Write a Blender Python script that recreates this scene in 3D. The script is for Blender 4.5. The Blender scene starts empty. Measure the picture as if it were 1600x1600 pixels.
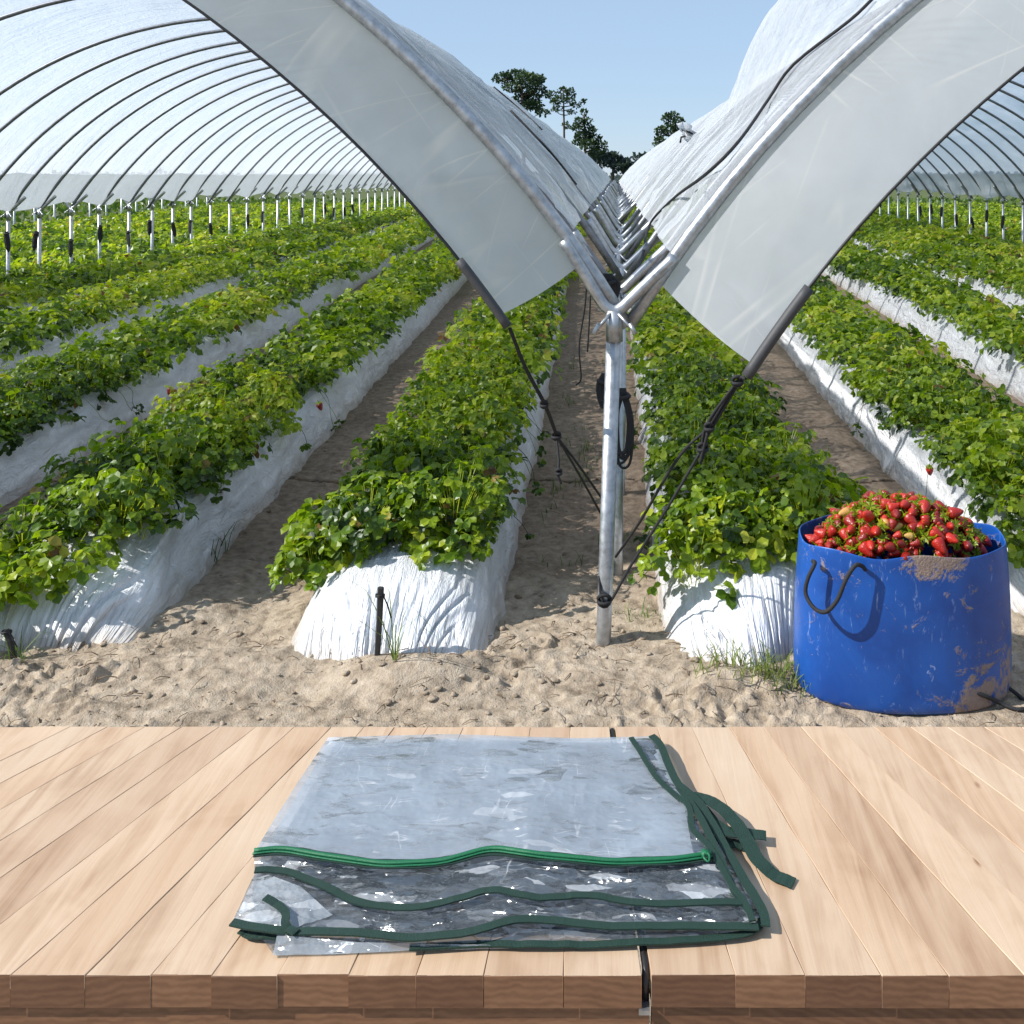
import bpy, bmesh, math, random
import numpy as np
from mathutils import Vector
from mathutils.bvhtree import BVHTree

random.seed(7)
RNG = np.random.default_rng(7)
R = math.radians
S = bpy.context.scene
COL = S.collection

# ------------------------------------------------------------------ camera model
F, VX, VY, CH = 1528.0, 960.0, 272.0, 1.70       # focal (px of a 1600 frame), vanishing point, eye height

def P(px, py, d):
    return Vector(((px - VX) * d / F, d, CH - (py - VY) * d / F))

def PZ(px, py, z):
    d = F * (CH - z) / (py - VY)
    return Vector(((px - VX) * d / F, d, z))

# ------------------------------------------------------------------ noise
def _h(ix, iy, s):
    n = (ix.astype(np.int64) * 374761393 + iy.astype(np.int64) * 668265263 + s * 974711) & 0xFFFFFFFF
    n = ((n ^ (n >> 13)) * 1274126177) & 0xFFFFFFFF
    n = (n ^ (n >> 16)) & 0xFFFFFFFF
    return n / 4294967295.0

def vnoise(x, y, s=0):
    x = np.asarray(x, float); y = np.asarray(y, float)
    ix = np.floor(x); iy = np.floor(y)
    fx = x - ix; fy = y - iy
    fx = fx * fx * fx * (fx * (fx * 6 - 15) + 10); fy = fy * fy * fy * (fy * (fy * 6 - 15) + 10)
    a = _h(ix, iy, s); b = _h(ix + 1, iy, s); c = _h(ix, iy + 1, s); d = _h(ix + 1, iy + 1, s)
    return (a * (1 - fx) + b * fx) * (1 - fy) + (c * (1 - fx) + d * fx) * fy

def fbm(x, y, o=4, s=0):
    v = 0; a = .5
    for k in range(o):
        v = v + a * vnoise(x, y, s + k * 17); x = x * 2.03 + 11.3; y = y * 2.03 + 5.7; a *= .5
    return v

def ridge(x, y, o=4, s=0):
    v = 0; a = .5
    for k in range(o):
        v = v + a * (1 - np.abs(2 * vnoise(x, y, s + k * 17) - 1)); x = x * 2.03 + 11.3; y = y * 2.03 + 5.7; a *= .5
    return v

def sstep(a, b, x):
    t = np.clip((np.asarray(x, float) - a) / (b - a), 0, 1)
    return t * t * (3 - 2 * t)

# ------------------------------------------------------------------ object helpers
def link(o, parent=None):
    COL.objects.link(o)
    if parent is not None:
        o.parent = parent
    return o

def tag(o, label=None, cat=None, group=None, kind=None):
    if label: o['label'] = label
    if cat: o['category'] = cat
    if group: o['group'] = group
    if kind: o['kind'] = kind
    return o

def thing(name, label, cat, loc=(0, 0, 0), group=None):
    o = bpy.data.objects.new(name, None)
    o.empty_display_size = .1
    link(o); o.location = loc
    return tag(o, label, cat, group)

class MB:
    """collects geometry for ONE mesh"""
    def __init__(s):
        s.v = []; s.loops = []; s.tot = []; s.n = 0; s.at = {}; s.uv = []; s.smooth = True
    def add(s, verts, faces, **attrs):
        verts = np.asarray(verts, float).reshape(-1, 3)
        if isinstance(faces, np.ndarray):
            s.loops.append((faces + s.n).ravel()); s.tot.append(np.full(len(faces), faces.shape[1]))
        else:
            s.loops.append(np.array([i + s.n for f in faces for i in f], dtype=np.int64))
            s.tot.append(np.array([len(f) for f in faces], dtype=np.int64))
        for k, val in attrs.items():
            a = np.broadcast_to(np.asarray(val, float), (len(verts),))
            s.at.setdefault(k, []).append(a)
        s.v.append(verts); s.n += len(verts)
    def build(s, name, mat, parent=None, smooth=True, origin=None):
        me = bpy.data.meshes.new(name)
        v = np.concatenate(s.v); lp = np.concatenate(s.loops).astype(np.int32); tt = np.concatenate(s.tot).astype(np.int32)
        if origin is not None: v = v - np.asarray(origin)
        me.vertices.add(len(v)); me.vertices.foreach_set('co', v.astype(np.float32).ravel())
        me.loops.add(len(lp)); me.loops.foreach_set('vertex_index', lp)
        me.polygons.add(len(tt))
        st = np.concatenate([[0], np.cumsum(tt)[:-1]]).astype(np.int32)
        me.polygons.foreach_set('loop_start', st); me.polygons.foreach_set('loop_total', tt)
        me.polygons.foreach_set('use_smooth', np.full(len(tt), smooth))
        me.update(calc_edges=True)
        for k, lst in s.at.items():
            a = me.attributes.new(k, 'FLOAT', 'POINT')
            a.data.foreach_set('value', np.concatenate(lst).astype(np.float32))
        me.validate()
        me.materials.append(mat)
        o = bpy.data.objects.new(name, me)
        if origin is not None: o.location = origin
        return link(o, parent)

def gridfaces(nu, nv, wrap=False):
    i, j = np.meshgrid(np.arange(nu - 1), np.arange(nv - (0 if wrap else 1)), indexing='ij')
    i = i.ravel(); j = j.ravel(); k = (j + 1) % nv
    return np.stack([i * nv + j, i * nv + k, (i + 1) * nv + k, (i + 1) * nv + j], 1)

def smoothpath(pts, n=6):
    pts = [Vector(p) for p in pts]
    if len(pts) < 3: return pts
    q = [pts[0] * 2 - pts[1]] + pts + [pts[-1] * 2 - pts[-2]]
    out = []
    for i in range(1, len(q) - 2):
        a, b, c, d = q[i - 1], q[i], q[i + 1], q[i + 2]
        for k in range(n):
            t = k / n
            out.append(.5 * ((2 * b) + (c - a) * t + (2 * a - 5 * b + 4 * c - d) * t * t + (3 * b - a - 3 * c + d) * t ** 3))
    out.append(pts[-1])
    return out

def tube(mb, pts, r, seg=8, smooth=0, flat=1.0, **attrs):
    if smooth: pts = smoothpath(pts, smooth)
    pts = [Vector(p) for p in pts]
    n = len(pts)
    rr = r if hasattr(r, '__len__') else [r] * n
    if len(rr) != n: rr = np.interp(np.linspace(0, 1, n), np.linspace(0, 1, len(rr)), rr)
    V = []
    up = None
    for i, p in enumerate(pts):
        t = (pts[min(i + 1, n - 1)] - pts[max(i - 1, 0)]).normalized()
        if up is None:
            up = Vector((0, 0, 1)) if abs(t.z) < .9 else Vector((0, -1, 0))
        s = t.cross(up).normalized(); up = s.cross(t).normalized()
        for k in range(seg):
            a = 2 * math.pi * k / seg
            V.append(p + (s * math.cos(a) + up * math.sin(a) * flat) * rr[i])
    fs = [list(f) for f in gridfaces(n, seg, True)]
    fs.append(list(range(seg))[::-1]); fs.append([(n - 1) * seg + k for k in range(seg)])
    mb.add([tuple(v) for v in V], fs, **attrs)

def ribbon(mb, pts, w, th=.0012, side=None, smooth=6):
    """flat band of width w lying along pts, with thickness"""
    pts = smoothpath(pts, smooth) if smooth else [Vector(p) for p in pts]
    n = len(pts); V = []
    for i, p in enumerate(pts):
        t = (pts[min(i + 1, n - 1)] - pts[max(i - 1, 0)]).normalized()
        s = (t.cross(Vector((0, 0, 1)))).normalized() if side is None else Vector(side)
        nn = s.cross(t).normalized()
        for a, b in ((-.5, 0), (.5, 0), (.5, 1), (-.5, 1)):
            V.append(p + s * (a * w) + nn * (b * th))
    fs = [list(f) for f in gridfaces(n, 4, True)]
    fs += [[0, 1, 2, 3][::-1], [(n - 1) * 4 + k for k in range(4)]]
    mb.add([tuple(v) for v in V], fs)

def box(mb, lo, hi, **attrs):
    x0, y0, z0 = lo; x1, y1, z1 = hi
    v = [(x0, y0, z0), (x1, y0, z0), (x1, y1, z0), (x0, y1, z0), (x0, y0, z1), (x1, y0, z1), (x1, y1, z1), (x0, y1, z1)]
    mb.add(v, [[3, 2, 1, 0], [4, 5, 6, 7], [0, 1, 5, 4], [1, 2, 6, 5], [2, 3, 7, 6], [3, 0, 4, 7]], **attrs)

def kids(o): return [c for c in bpy.data.objects if c.parent == o]

# ------------------------------------------------------------------ materials
class NT:
    def __init__(s, name):
        s.m = bpy.data.materials.new(name); s.m.use_nodes = True
        s.t = s.m.node_tree; s.t.nodes.clear()
        s.out = s.n('ShaderNodeOutputMaterial')
    def n(s, typ, **kw):
        nd = s.t.nodes.new(typ)
        for k, v in kw.items():
            if k.startswith('_'): setattr(nd, k[1:], v)
        for k, v in kw.items():
            if k.startswith('_'): continue
            key = k.replace('__', ' ')
            if isinstance(v, bpy.types.NodeSocket): s.t.links.new(v, nd.inputs[key])
            else: nd.inputs[key].default_value = v
        return nd
    def l(s, a, b): s.t.links.new(a, b)
    def ramp(s, fac, stops):
        r = s.n('ShaderNodeValToRGB'); s.l(fac, r.inputs[0]); e = r.color_ramp.elements
        while len(e) < len(stops): e.new(.5)
        for el, (p, c) in zip(e, stops):
            el.position = p; el.color = (*c, 1) if len(c) == 3 else c
        return r.outputs[0]
    def mix(s, fac, a, b, typ='MIX'):
        m = s.n('ShaderNodeMix', _data_type='RGBA', _blend_type=typ)
        for i, v in ((0, fac), (6, a), (7, b)):
            if isinstance(v, bpy.types.NodeSocket): s.l(v, m.inputs[i])
            elif i and len(v) == 3: m.inputs[i].default_value = (*v, 1)
            else: m.inputs[i].default_value = v
        return m.outputs[2]
    def math(s, op, a, b=0, clamp=False):
        m = s.n('ShaderNodeMath', _operation=op, _use_clamp=clamp)
        for i, v in enumerate((a, b)):
            if isinstance(v, bpy.types.NodeSocket): s.l(v, m.inputs[i])
            else: m.inputs[i].default_value = v
        return m.outputs[0]
    def coord(s, which='Object', scale=(1, 1, 1), rot=(0, 0, 0)):
        tc = s.n('ShaderNodeTexCoord')
        mp = s.n('ShaderNodeMapping'); s.l(tc.outputs[which], mp.inputs[0])
        mp.inputs['Scale'].default_value = scale; mp.inputs['Rotation'].default_value = rot
        return mp.outputs[0]
    def noise(s, vec, scale, detail=4, rough=.55, dist=0):
        nd = s.n('ShaderNodeTexNoise', Scale=scale, Detail=detail, Roughness=rough, Distortion=dist)
        s.l(vec, nd.inputs['Vector']); return nd.outputs[0]
    def bump(s, h, strength, dist, normal=None):
        b = s.n('ShaderNodeBump', Strength=strength, Distance=dist); s.l(h, b.inputs['Height'])
        if normal is not None: s.l(normal, b.inputs['Normal'])
        return b.outputs[0]
    def fin(s, sh): s.l(sh, s.out.inputs[0]); return s.m

def principled(nt, **kw): return nt.n('ShaderNodeBsdfPrincipled', **kw)

def mat_simple(name, col, rough=.5, metal=0, bump=0, bscale=80, var=.15):
    nt = NT(name); c = nt.coord()
    n = nt.noise(c, bscale * .3, 4)
    colr = nt.mix(n, tuple(x * (1 - var) for x in col), tuple(min(1, x * (1 + var)) for x in col))
    b = principled(nt, Base__Color=colr, Roughness=rough, Metallic=metal)
    if bump: nt.l(nt.bump(nt.noise(c, bscale, 5), bump, .004), b.inputs['Normal'])
    return nt.fin(b.outputs[0])

def mat_leaf(name, stops, transl=.35, rough=.42, tcol=1.5):
    nt = NT(name)
    at = nt.n('ShaderNodeAttribute', _attribute_name='tone')
    col = nt.ramp(at.outputs['Fac'], stops)
    b = principled(nt, Base__Color=col, Roughness=rough)
    b.inputs['Specular IOR Level'].default_value = .45
    tc = nt.mix(1.0, col, (tcol, tcol * 1.05, tcol * .55), 'MULTIPLY')
    t = nt.n('ShaderNodeBsdfTranslucent', Color=tc)
    m = nt.n('ShaderNodeMixShader', Fac=transl); nt.l(b.outputs[0], m.inputs[1]); nt.l(t.outputs[0], m.inputs[2])
    return nt.fin(m.outputs[0])

def mat_film(name, transp, transl, col=(.86, .88, .9), rough=.25, tint=(.97, .98, 1), wr=(.6, 4, 1), bs=.35, gl=1.0, streak=0):
    nt = NT(name)
    c = nt.coord('Object', wr)
    h = nt.noise(c, 2.2, 2 if streak else 5, .5 if streak else .6, 0 if streak else 1.2)
    c2 = nt.coord('Object', (1, 1, 1))
    h2 = nt.noise(c2, 6 if streak else 9, 1 if streak else 4, .6, .3 if streak else 2)
    hh = nt.math('ADD', h, nt.math('MULTIPLY', h2, .35))
    nrm = nt.bump(hh, bs, .08)
    colr = (*col, 1)
    if streak:      # stretched crease lines: highlights painted white into the film colour
        lines = []
        for rot, sc, wd in ((.75, 2.1, 60), (.35, 2.7, 80), (-.9, 2.2, 75), (1.25, 2.4, 75)):
            rr_ = nt.n('ShaderNodeVectorRotate', _rotation_type='Y_AXIS', Angle=rot); nt.l(c2, rr_.inputs['Vector'])
            mp = nt.n('ShaderNodeMapping'); nt.l(rr_.outputs[0], mp.inputs[0]); mp.inputs['Scale'].default_value = (.12, .3, 3.0); mp.inputs['Location'].default_value = (rot * 7, 0, 0)
            a1 = nt.math('ABSOLUTE', nt.math('SUBTRACT', nt.noise(mp.outputs[0], sc, 0, .5, 0), .5))
            gt = nt.math('MULTIPLY', nt.math('SUBTRACT', nt.noise(rr_.outputs[0], 1.7 + rot * .3, 2, .5), .49), 6, True)
            lines.append(nt.math('MULTIPLY', nt.math('SUBTRACT', 1, nt.math('MULTIPLY', a1, wd), True), gt))
        ln = lines[0]
        for q_ in lines[1:]: ln = nt.math('MAXIMUM', ln, q_)
        ln = nt.math('MULTIPLY', ln, .95)
        blot = nt.noise(c2, 3.2, 5, .6, .5)
        colr = nt.mix(blot, tuple(x * .82 for x in col), tuple(min(1, x * 1.08) for x in col))
        colr = nt.mix(ln, colr, (1, 1, 1))
    d = nt.n('ShaderNodeBsdfDiffuse', Color=colr); nt.l(nrm, d.inputs['Normal'])
    t = nt.n('ShaderNodeBsdfTranslucent', Color=colr); nt.l(nrm, t.inputs['Normal'])
    g = nt.n('ShaderNodeBsdfGlossy', Color=(1, 1, 1, 1), Roughness=rough); nt.l(nrm, g.inputs['Normal'])
    tr = nt.n('ShaderNodeBsdfTransparent', Color=(*tint, 1))
    m1 = nt.n('ShaderNodeMixShader', Fac=transl); nt.l(d.outputs[0], m1.inputs[1]); nt.l(t.outputs[0], m1.inputs[2])
    lf = nt.n('ShaderNodeLayerWeight', Blend=.5); nt.l(nrm, lf.inputs['Normal'])
    fr = nt.math('ADD', .03 * gl, nt.math('MULTIPLY', nt.math('POWER', lf.outputs['Facing'], 4), .5 * gl))
    m2 = nt.n('ShaderNodeMixShader'); nt.l(fr, m2.inputs[0]); nt.l(m1.outputs[0], m2.inputs[1]); nt.l(g.outputs[0], m2.inputs[2])
    # milkier patches and streaks in the film
    mk = nt.math('MULTIPLY', nt.noise(c, 1.1, 4, .6), .25)
    lw = nt.n('ShaderNodeLayerWeight', Blend=.35)
    f = nt.math('SUBTRACT', transp + .12, mk)
    f = nt.math('SUBTRACT', f, nt.math('MULTIPLY', lw.outputs['Facing'], transp * .6), True)
    m3 = nt.n('ShaderNodeMixShader'); nt.l(f, m3.inputs[0]); nt.l(m2.outputs[0], m3.inputs[1]); nt.l(tr.outputs[0], m3.inputs[2])
    return nt.fin(m3.outputs[0])

def mat_mulch():
    nt = NT('white_mulch_film')
    u = nt.n('ShaderNodeAttribute', _attribute_name='su'); v = nt.n('ShaderNodeAttribute', _attribute_name='sv')
    e = nt.n('ShaderNodeAttribute', _attribute_name='endf')
    def cv(a, b):
        k = nt.n('ShaderNodeCombineXYZ'); nt.l(nt.math('MULTIPLY', u.outputs['Fac'], a), k.inputs[0]); nt.l(nt.math('MULTIPLY', v.outputs['Fac'], b), k.inputs[1]); return k.outputs[0]
    zf = nt.n('ShaderNodeAttribute', _attribute_name='hz')
    side = nt.noise(cv(20, 4.2), 1, 6, .66, 1.6)          # long diagonal wrinkles down the flanks
    side2 = nt.noise(cv(5, 14), 1, 5, .6, .6)
    endw = nt.noise(cv(26, 3.5), 1, 4, .55, .9)           # pleats gathered at the end
    hs = nt.math('ADD', side, nt.math('MULTIPLY', side2, .6))
    mixh = nt.n('ShaderNodeMix', _data_type='FLOAT'); nt.l(e.outputs['Fac'], mixh.inputs[0]); nt.l(hs, mixh.inputs[2]); nt.l(nt.math('MULTIPLY', endw, nt.math('SUBTRACT', .95, nt.math('MULTIPLY', zf.outputs['Fac'], 2.6), True)), mixh.inputs[3])
    nrm = nt.bump(mixh.outputs[0], 1.0, .055)
    dirt = nt.noise(nt.coord('Object'), 7, 6, .65, .5)
    low = nt.math('SUBTRACT', nt.math('MULTIPLY', dirt, .75), nt.math('MULTIPLY', zf.outputs['Fac'], 4.5))
    df = nt.math('MULTIPLY', low, 1.8, True)
    col = nt.mix(df, (.80, .81, .83), (.42, .33, .24))
    b = principled(nt, Base__Color=col, Roughness=.33); nt.l(nrm, b.inputs['Normal'])
    t = nt.n('ShaderNodeBsdfTranslucent', Color=(.7, .7, .72, 1))
    m = nt.n('ShaderNodeMixShader', Fac=.08); nt.l(b.outputs[0], m.inputs[1]); nt.l(t.outputs[0], m.inputs[2])
    return nt.fin(m.outputs[0])

def mat_ground():
    nt = NT('sandy_soil')
    c = nt.coord('Object')
    n1 = nt.noise(c, 1.3, 5, .6); n2 = nt.noise(c, 22, 6, .65); n3 = nt.noise(c, 160, 3, .6)
    n4 = nt.noise(c, 6, 6, .7, .6)
    sand = nt.ramp(nt.math('ADD', nt.math('MULTIPLY', n2, .55), nt.math('MULTIPLY', n4, .45)), [(.35, (.15, .115, .083)), (.48, (.335, .268, .198)), (.62, (.47, .39, .30))])
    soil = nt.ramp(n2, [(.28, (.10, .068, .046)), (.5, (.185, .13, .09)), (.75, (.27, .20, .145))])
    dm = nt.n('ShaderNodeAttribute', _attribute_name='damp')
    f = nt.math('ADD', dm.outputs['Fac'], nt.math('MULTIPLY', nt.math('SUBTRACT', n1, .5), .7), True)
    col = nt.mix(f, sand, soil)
    gr = nt.n('ShaderNodeAttribute', _attribute_name='weed')
    gf = nt.math('MULTIPLY', gr.outputs['Fac'], nt.math('MULTIPLY', nt.noise(c, 3, 5, .7), 1.6), True)
    col = nt.mix(gf, col, (.06, .10, .02))
    h = nt.math('ADD', nt.math('MULTIPLY', n2, 1.0), nt.math('MULTIPLY', n3, .35))
    b = principled(nt, Base__Color=col, Roughness=.95); nt.l(nt.bump(h, .7, .02), b.inputs['Normal'])
    b.inputs['Specular IOR Level'].default_value = .15
    return nt.fin(b.outputs[0])

def mat_wood(name, light=True):
    nt = NT(name)
    pv = nt.n('ShaderNodeAttribute', _attribute_name='plank')
    tc = nt.n('ShaderNodeTexCoord'); mp = nt.n('ShaderNodeMapping'); nt.l(tc.outputs['Object'], mp.inputs[0])
    off = nt.n('ShaderNodeCombineXYZ'); nt.l(nt.math('MULTIPLY', pv.outputs['Fac'], 37.0), off.inputs[1]); nt.l(nt.math('MULTIPLY', pv.outputs['Fac'], 11.0), off.inputs[2])
    nt.l(off.outputs[0], mp.inputs[1])
    def st(sc):
        m2 = nt.n('ShaderNodeMapping'); nt.l(mp.outputs[0], m2.inputs[0]); m2.inputs['Scale'].default_value = sc; return m2.outputs[0]
    if light:
        g1 = nt.noise(st((26, 2.2, 20)), 1.0, 5, .6, 1.4)
        g2 = nt.noise(st((120, 4, 60)), 1.0, 4, .6, .4)
        g3 = nt.noise(st((9, 3.0, 9)), 1.0, 3, .5, .6)
        v = nt.math('ADD', nt.math('ADD', nt.math('MULTIPLY', g1, .5), nt.math('MULTIPLY', g3, .3)), nt.math('MULTIPLY', nt.noise(st((5, 5.5, 5)), 1.0, 3, .6, 1.2), .25))
        col = nt.ramp(v, [(.33, (.27, .165, .10)), (.43, (.42, .29, .19)), (.54, (.53, .395, .275)), (.75, (.60, .475, .35))])
        col = nt.mix(nt.math('MULTIPLY', g2, .35), col, (.47, .30, .18))
        pvc = nt.ramp(nt.math('FRACT', nt.math('MULTIPLY', pv.outputs['Fac'], 7.31)), [(0, (.86, .80, .76)), (.3, (1, 1, 1)), (.7, (1.03, 1.0, .97)), (1, (.94, .88, .83))])
        col = nt.mix(1.0, col, pvc, 'MULTIPLY')
        vo = nt.n('ShaderNodeTexVoronoi', Scale=1.0); nt.l(st((9, 4.2, 9)), vo.inputs['Vector'])
        kn = nt.ramp(nt.math('ADD', vo.outputs['Distance'], nt.math('MULTIPLY', g2, .06)), [(.045, (.0, .0, .0)), (.085, (1, 1, 1))])
        col = nt.mix(nt.math('SUBTRACT', 1, kn), col, (.26, .14, .075))
        b = principled(nt, Base__Color=col, Roughness=.5)
        nt.l(nt.bump(nt.math('ADD', g2, g1), .12, .004), b.inputs['Normal'])
    else:
        # end grain / brown oiled rail; end grain darkened to hold the front face's shade
        w = nt.n('ShaderNodeTexWave', _wave_type='RINGS', _rings_direction='Y', Scale=26, Distortion=5, Detail=2); w.inputs['Detail Scale'].default_value = 1.5
        ox = nt.n('ShaderNodeVectorMath', _operation='ADD'); nt.l(st((1, .4, 1.3)), ox.inputs[0]); kx = nt.n('ShaderNodeCombineXYZ'); nt.l(nt.math('MULTIPLY', nt.math('FRACT', nt.math('MULTIPLY', pv.outputs['Fac'], 17.3)), .6), kx.inputs[0]); nt.l(kx.outputs[0], ox.inputs[1]); nt.l(ox.outputs[0], w.inputs['Vector'])
        g = nt.noise(st((30, 30, 60)), 1, 4)
        col = nt.ramp(nt.math('ADD', nt.math('MULTIPLY', w.outputs['Fac'], .28), nt.math('MULTIPLY', g, .6)), [(.15, (.15, .074, .038)), (.5, (.215, .112, .06)), (.85, (.28, .155, .085))])
        pvc = nt.ramp(nt.math('FRACT', nt.math('MULTIPLY', pv.outputs['Fac'], 5.7)), [(0, (.66, .58, .55)), (1, (1.1, 1.05, 1))])
        col = nt.mix(1.0, col, pvc, 'MULTIPLY')
        b = principled(nt, Base__Color=col, Roughness=.6)
        nt.l(nt.bump(g, .15, .003), b.inputs['Normal'])
    return nt.fin(b.outputs[0])

def mat_galv(name='galvanised_steel', base=(.46, .475, .49), rough=.40):
    nt = NT(name); c = nt.coord('Object')
    n = nt.noise(c, 30, 5, .65); n2 = nt.noise(c, 6, 4, .6)
    col = nt.ramp(n, [(.3, tuple(x * .62 for x in base)), (.55, base), (.8, tuple(min(1, x * 1.2) for x in base))])
    dirt = nt.ramp(n2, [(.5, (0, 0, 0)), (.75, (1, 1, 1))])
    col = nt.mix(nt.math('MULTIPLY', dirt, .3), col, (.25, .2, .16))
    r = nt.math('ADD', nt.math('MULTIPLY', n, .25), rough - .1)
    b = principled(nt, Base__Color=col, Metallic=.85); nt.l(r, b.inputs['Roughness'])
    nt.l(nt.bump(n, .1, .002), b.inputs['Normal'])
    return nt.fin(b.outputs[0])

def mat_bucket():
    nt = NT('blue_plastic'); c = nt.coord('Object')
    n = nt.noise(c, 5, 5, .6, .6); sp = nt.noise(c, 38, 4, .65, .8)
    col = nt.ramp(n, [(.3, (.005, .046, .23)), (.7, (.009, .088, .37))])
    scuf = nt.ramp(nt.noise(nt.coord('Object', (1, 1, .35)), 30, 5, .7, 1.5), [(.60, (0, 0, 0)), (.70, (1, 1, 1))])
    fine = nt.ramp(n, [(.38, (0, 0, 0)), (.62, (1, 1, 1))])
    col = nt.mix(nt.math('MULTIPLY', nt.math('MULTIPLY', scuf, fine), .75), col, (.38, .48, .72))
    mud = nt.n('ShaderNodeAttribute', _attribute_name='mud')
    lg = nt.noise(c, 13, 5, .7, 1.0)
    mf = nt.math('SUBTRACT', nt.math('ADD', nt.math('MULTIPLY', mud.outputs['Fac'], .95), nt.math('ADD', nt.math('MULTIPLY', sp, .45), nt.math('MULTIPLY', lg, 1.5))), 1.46)
    mf = nt.math('MULTIPLY', mf, 7, True)
    col = nt.mix(nt.math('MULTIPLY', mf, .85), col, nt.mix(sp, (.20, .13, .075), (.40, .29, .19)))
    b = principled(nt, Base__Color=col); nt.l(nt.math('ADD', .36, nt.math('MULTIPLY', mf, .5)), b.inputs['Roughness'])
    hh = nt.math('ADD', nt.math('MULTIPLY', mf, nt.noise(c, 120, 3)), nt.math('MULTIPLY', n, .2))
    nt.l(nt.bump(hh, .5, .008), b.inputs['Normal'])
    return nt.fin(b.outputs[0])

def mat_clear(name, col, alpha, rough=.1, spec=.5, scl=26, bs=.5, gl=.25, shards=.08, white=.8):
    """crinkled clear vinyl: milky body under a mirror-like skin broken into creased facets"""
    nt = NT(name); c = nt.coord('Object')
    nz = nt.n('ShaderNodeTexNoise', Scale=11, Detail=3); nt.l(c, nz.inputs['Vector'])
    wv = nt.n('ShaderNodeVectorMath', _operation='SCALE'); nt.l(nz.outputs['Color'], wv.inputs[0]); wv.inputs['Scale'].default_value = .03
    av = nt.n('ShaderNodeVectorMath', _operation='ADD'); nt.l(c, av.inputs[0]); nt.l(wv.outputs[0], av.inputs[1])
    geo = nt.n('ShaderNodeNewGeometry'); acc = geo.outputs['Normal']
    for k, (sc, st, rot, am) in enumerate(((scl, (.5, 1.5, 1), .35, 1.0), (scl * 2.3, (.45, 1.6, 1), -.5, .8), (scl * .5, (.6, 1.4, 1), .1, .7))):
        mp = nt.n('ShaderNodeMapping'); nt.l(av.outputs[0], mp.inputs[0]); mp.inputs['Scale'].default_value = st; mp.inputs['Rotation'].default_value = (0, 0, rot)
        v = nt.n('ShaderNodeTexVoronoi', Scale=sc); nt.l(mp.outputs[0], v.inputs['Vector'])
        sb = nt.n('ShaderNodeVectorMath', _operation='SUBTRACT'); nt.l(v.outputs['Color'], sb.inputs[0]); sb.inputs[1].default_value = (.5, .5, .5)
        sl = nt.n('ShaderNodeVectorMath', _operation='SCALE'); nt.l(sb.outputs[0], sl.inputs[0]); sl.inputs['Scale'].default_value = bs * am
        ad = nt.n('ShaderNodeVectorMath', _operation='ADD'); nt.l(acc, ad.inputs[0]); nt.l(sl.outputs[0], ad.inputs[1]); acc = ad.outputs[0]
    nn = nt.n('ShaderNodeVectorMath', _operation='NORMALIZE'); nt.l(acc, nn.inputs[0])
    mk = nt.noise(c, 8, 5, .65, .6)
    colr = nt.mix(mk, tuple(x * .7 for x in col), tuple(min(1, x * 1.3) for x in col))
    # glints painted as white crease lines and shards in the body colour
    def crease(scale, st, rot, wid):
        mp = nt.n('ShaderNodeMapping'); nt.l(av.outputs[0], mp.inputs[0]); mp.inputs['Scale'].default_value = st; mp.inputs['Rotation'].default_value = (0, 0, rot)
        n_ = nt.noise(mp.outputs[0], scale, 1, .5, .15)
        a_ = nt.math('ABSOLUTE', nt.math('SUBTRACT', n_, .5))
        return nt.math('SUBTRACT', 1, nt.math('MULTIPLY', a_, 1 / wid), True)
    cm = nt.math('MAXIMUM', nt.math('MAXIMUM', crease(26, (.22, 2.0, 1), .55, .012), crease(34, (.2, 2.2, 1), -.3, .013)), crease(14, (1.6, .3, 1), .2, .008))
    gate = nt.math('MULTIPLY', nt.math('SUBTRACT', nt.noise(c, 19, 3, .6), .53), 7, True)
    cm = nt.math('MULTIPLY', cm, gate)
    vp = nt.n('ShaderNodeTexVoronoi', Scale=scl * 1.3); mpv = nt.n('ShaderNodeMapping'); nt.l(av.outputs[0], mpv.inputs[0]); mpv.inputs['Scale'].default_value = (.5, 1.7, 1); mpv.inputs['Rotation'].default_value = (0, 0, .25); nt.l(mpv.outputs[0], vp.inputs['Vector'])
    sx = nt.n('ShaderNodeSeparateColor'); nt.l(vp.outputs['Color'], sx.inputs[0])
    shard = nt.math('MULTIPLY', nt.math('MULTIPLY', nt.math('SUBTRACT', sx.outputs[0], 1 - shards), 1 / max(shards, .01), True), .75)
    cm = nt.math('MULTIPLY', nt.math('MAXIMUM', cm, shard), white, True)
    colr = nt.mix(cm, colr, (.82, .84, .87))
    d = nt.n('ShaderNodeBsdfDiffuse', Color=colr)
    tr = nt.n('ShaderNodeBsdfTransparent', Color=(.90, .94, .97, 1))
    f = nt.math('MAXIMUM', nt.math('ADD', alpha - .2, nt.math('MULTIPLY', mk, .4), True), nt.math('MULTIPLY', cm, .9))
    m = nt.n('ShaderNodeMixShader'); nt.l(f, m.inputs[0]); nt.l(tr.outputs[0], m.inputs[1]); nt.l(d.outputs[0], m.inputs[2])
    g = nt.n('ShaderNodeBsdfGlossy', Roughness=rough); nt.l(nn.outputs[0], g.inputs['Normal'])
    lf = nt.n('ShaderNodeLayerWeight', Blend=.5); nt.l(nn.outputs[0], lf.inputs['Normal'])
    gf = nt.math('ADD', nt.math('MULTIPLY', nt.math('POWER', lf.outputs['Facing'], 4), .8), .04 + gl * .2, True)
    m2 = nt.n('ShaderNodeMixShader'); nt.l(gf, m2.inputs[0]); nt.l(m.outputs[0], m2.inputs[1]); nt.l(g.outputs[0], m2.inputs[2])
    return nt.fin(m2.outputs[0])

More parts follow.
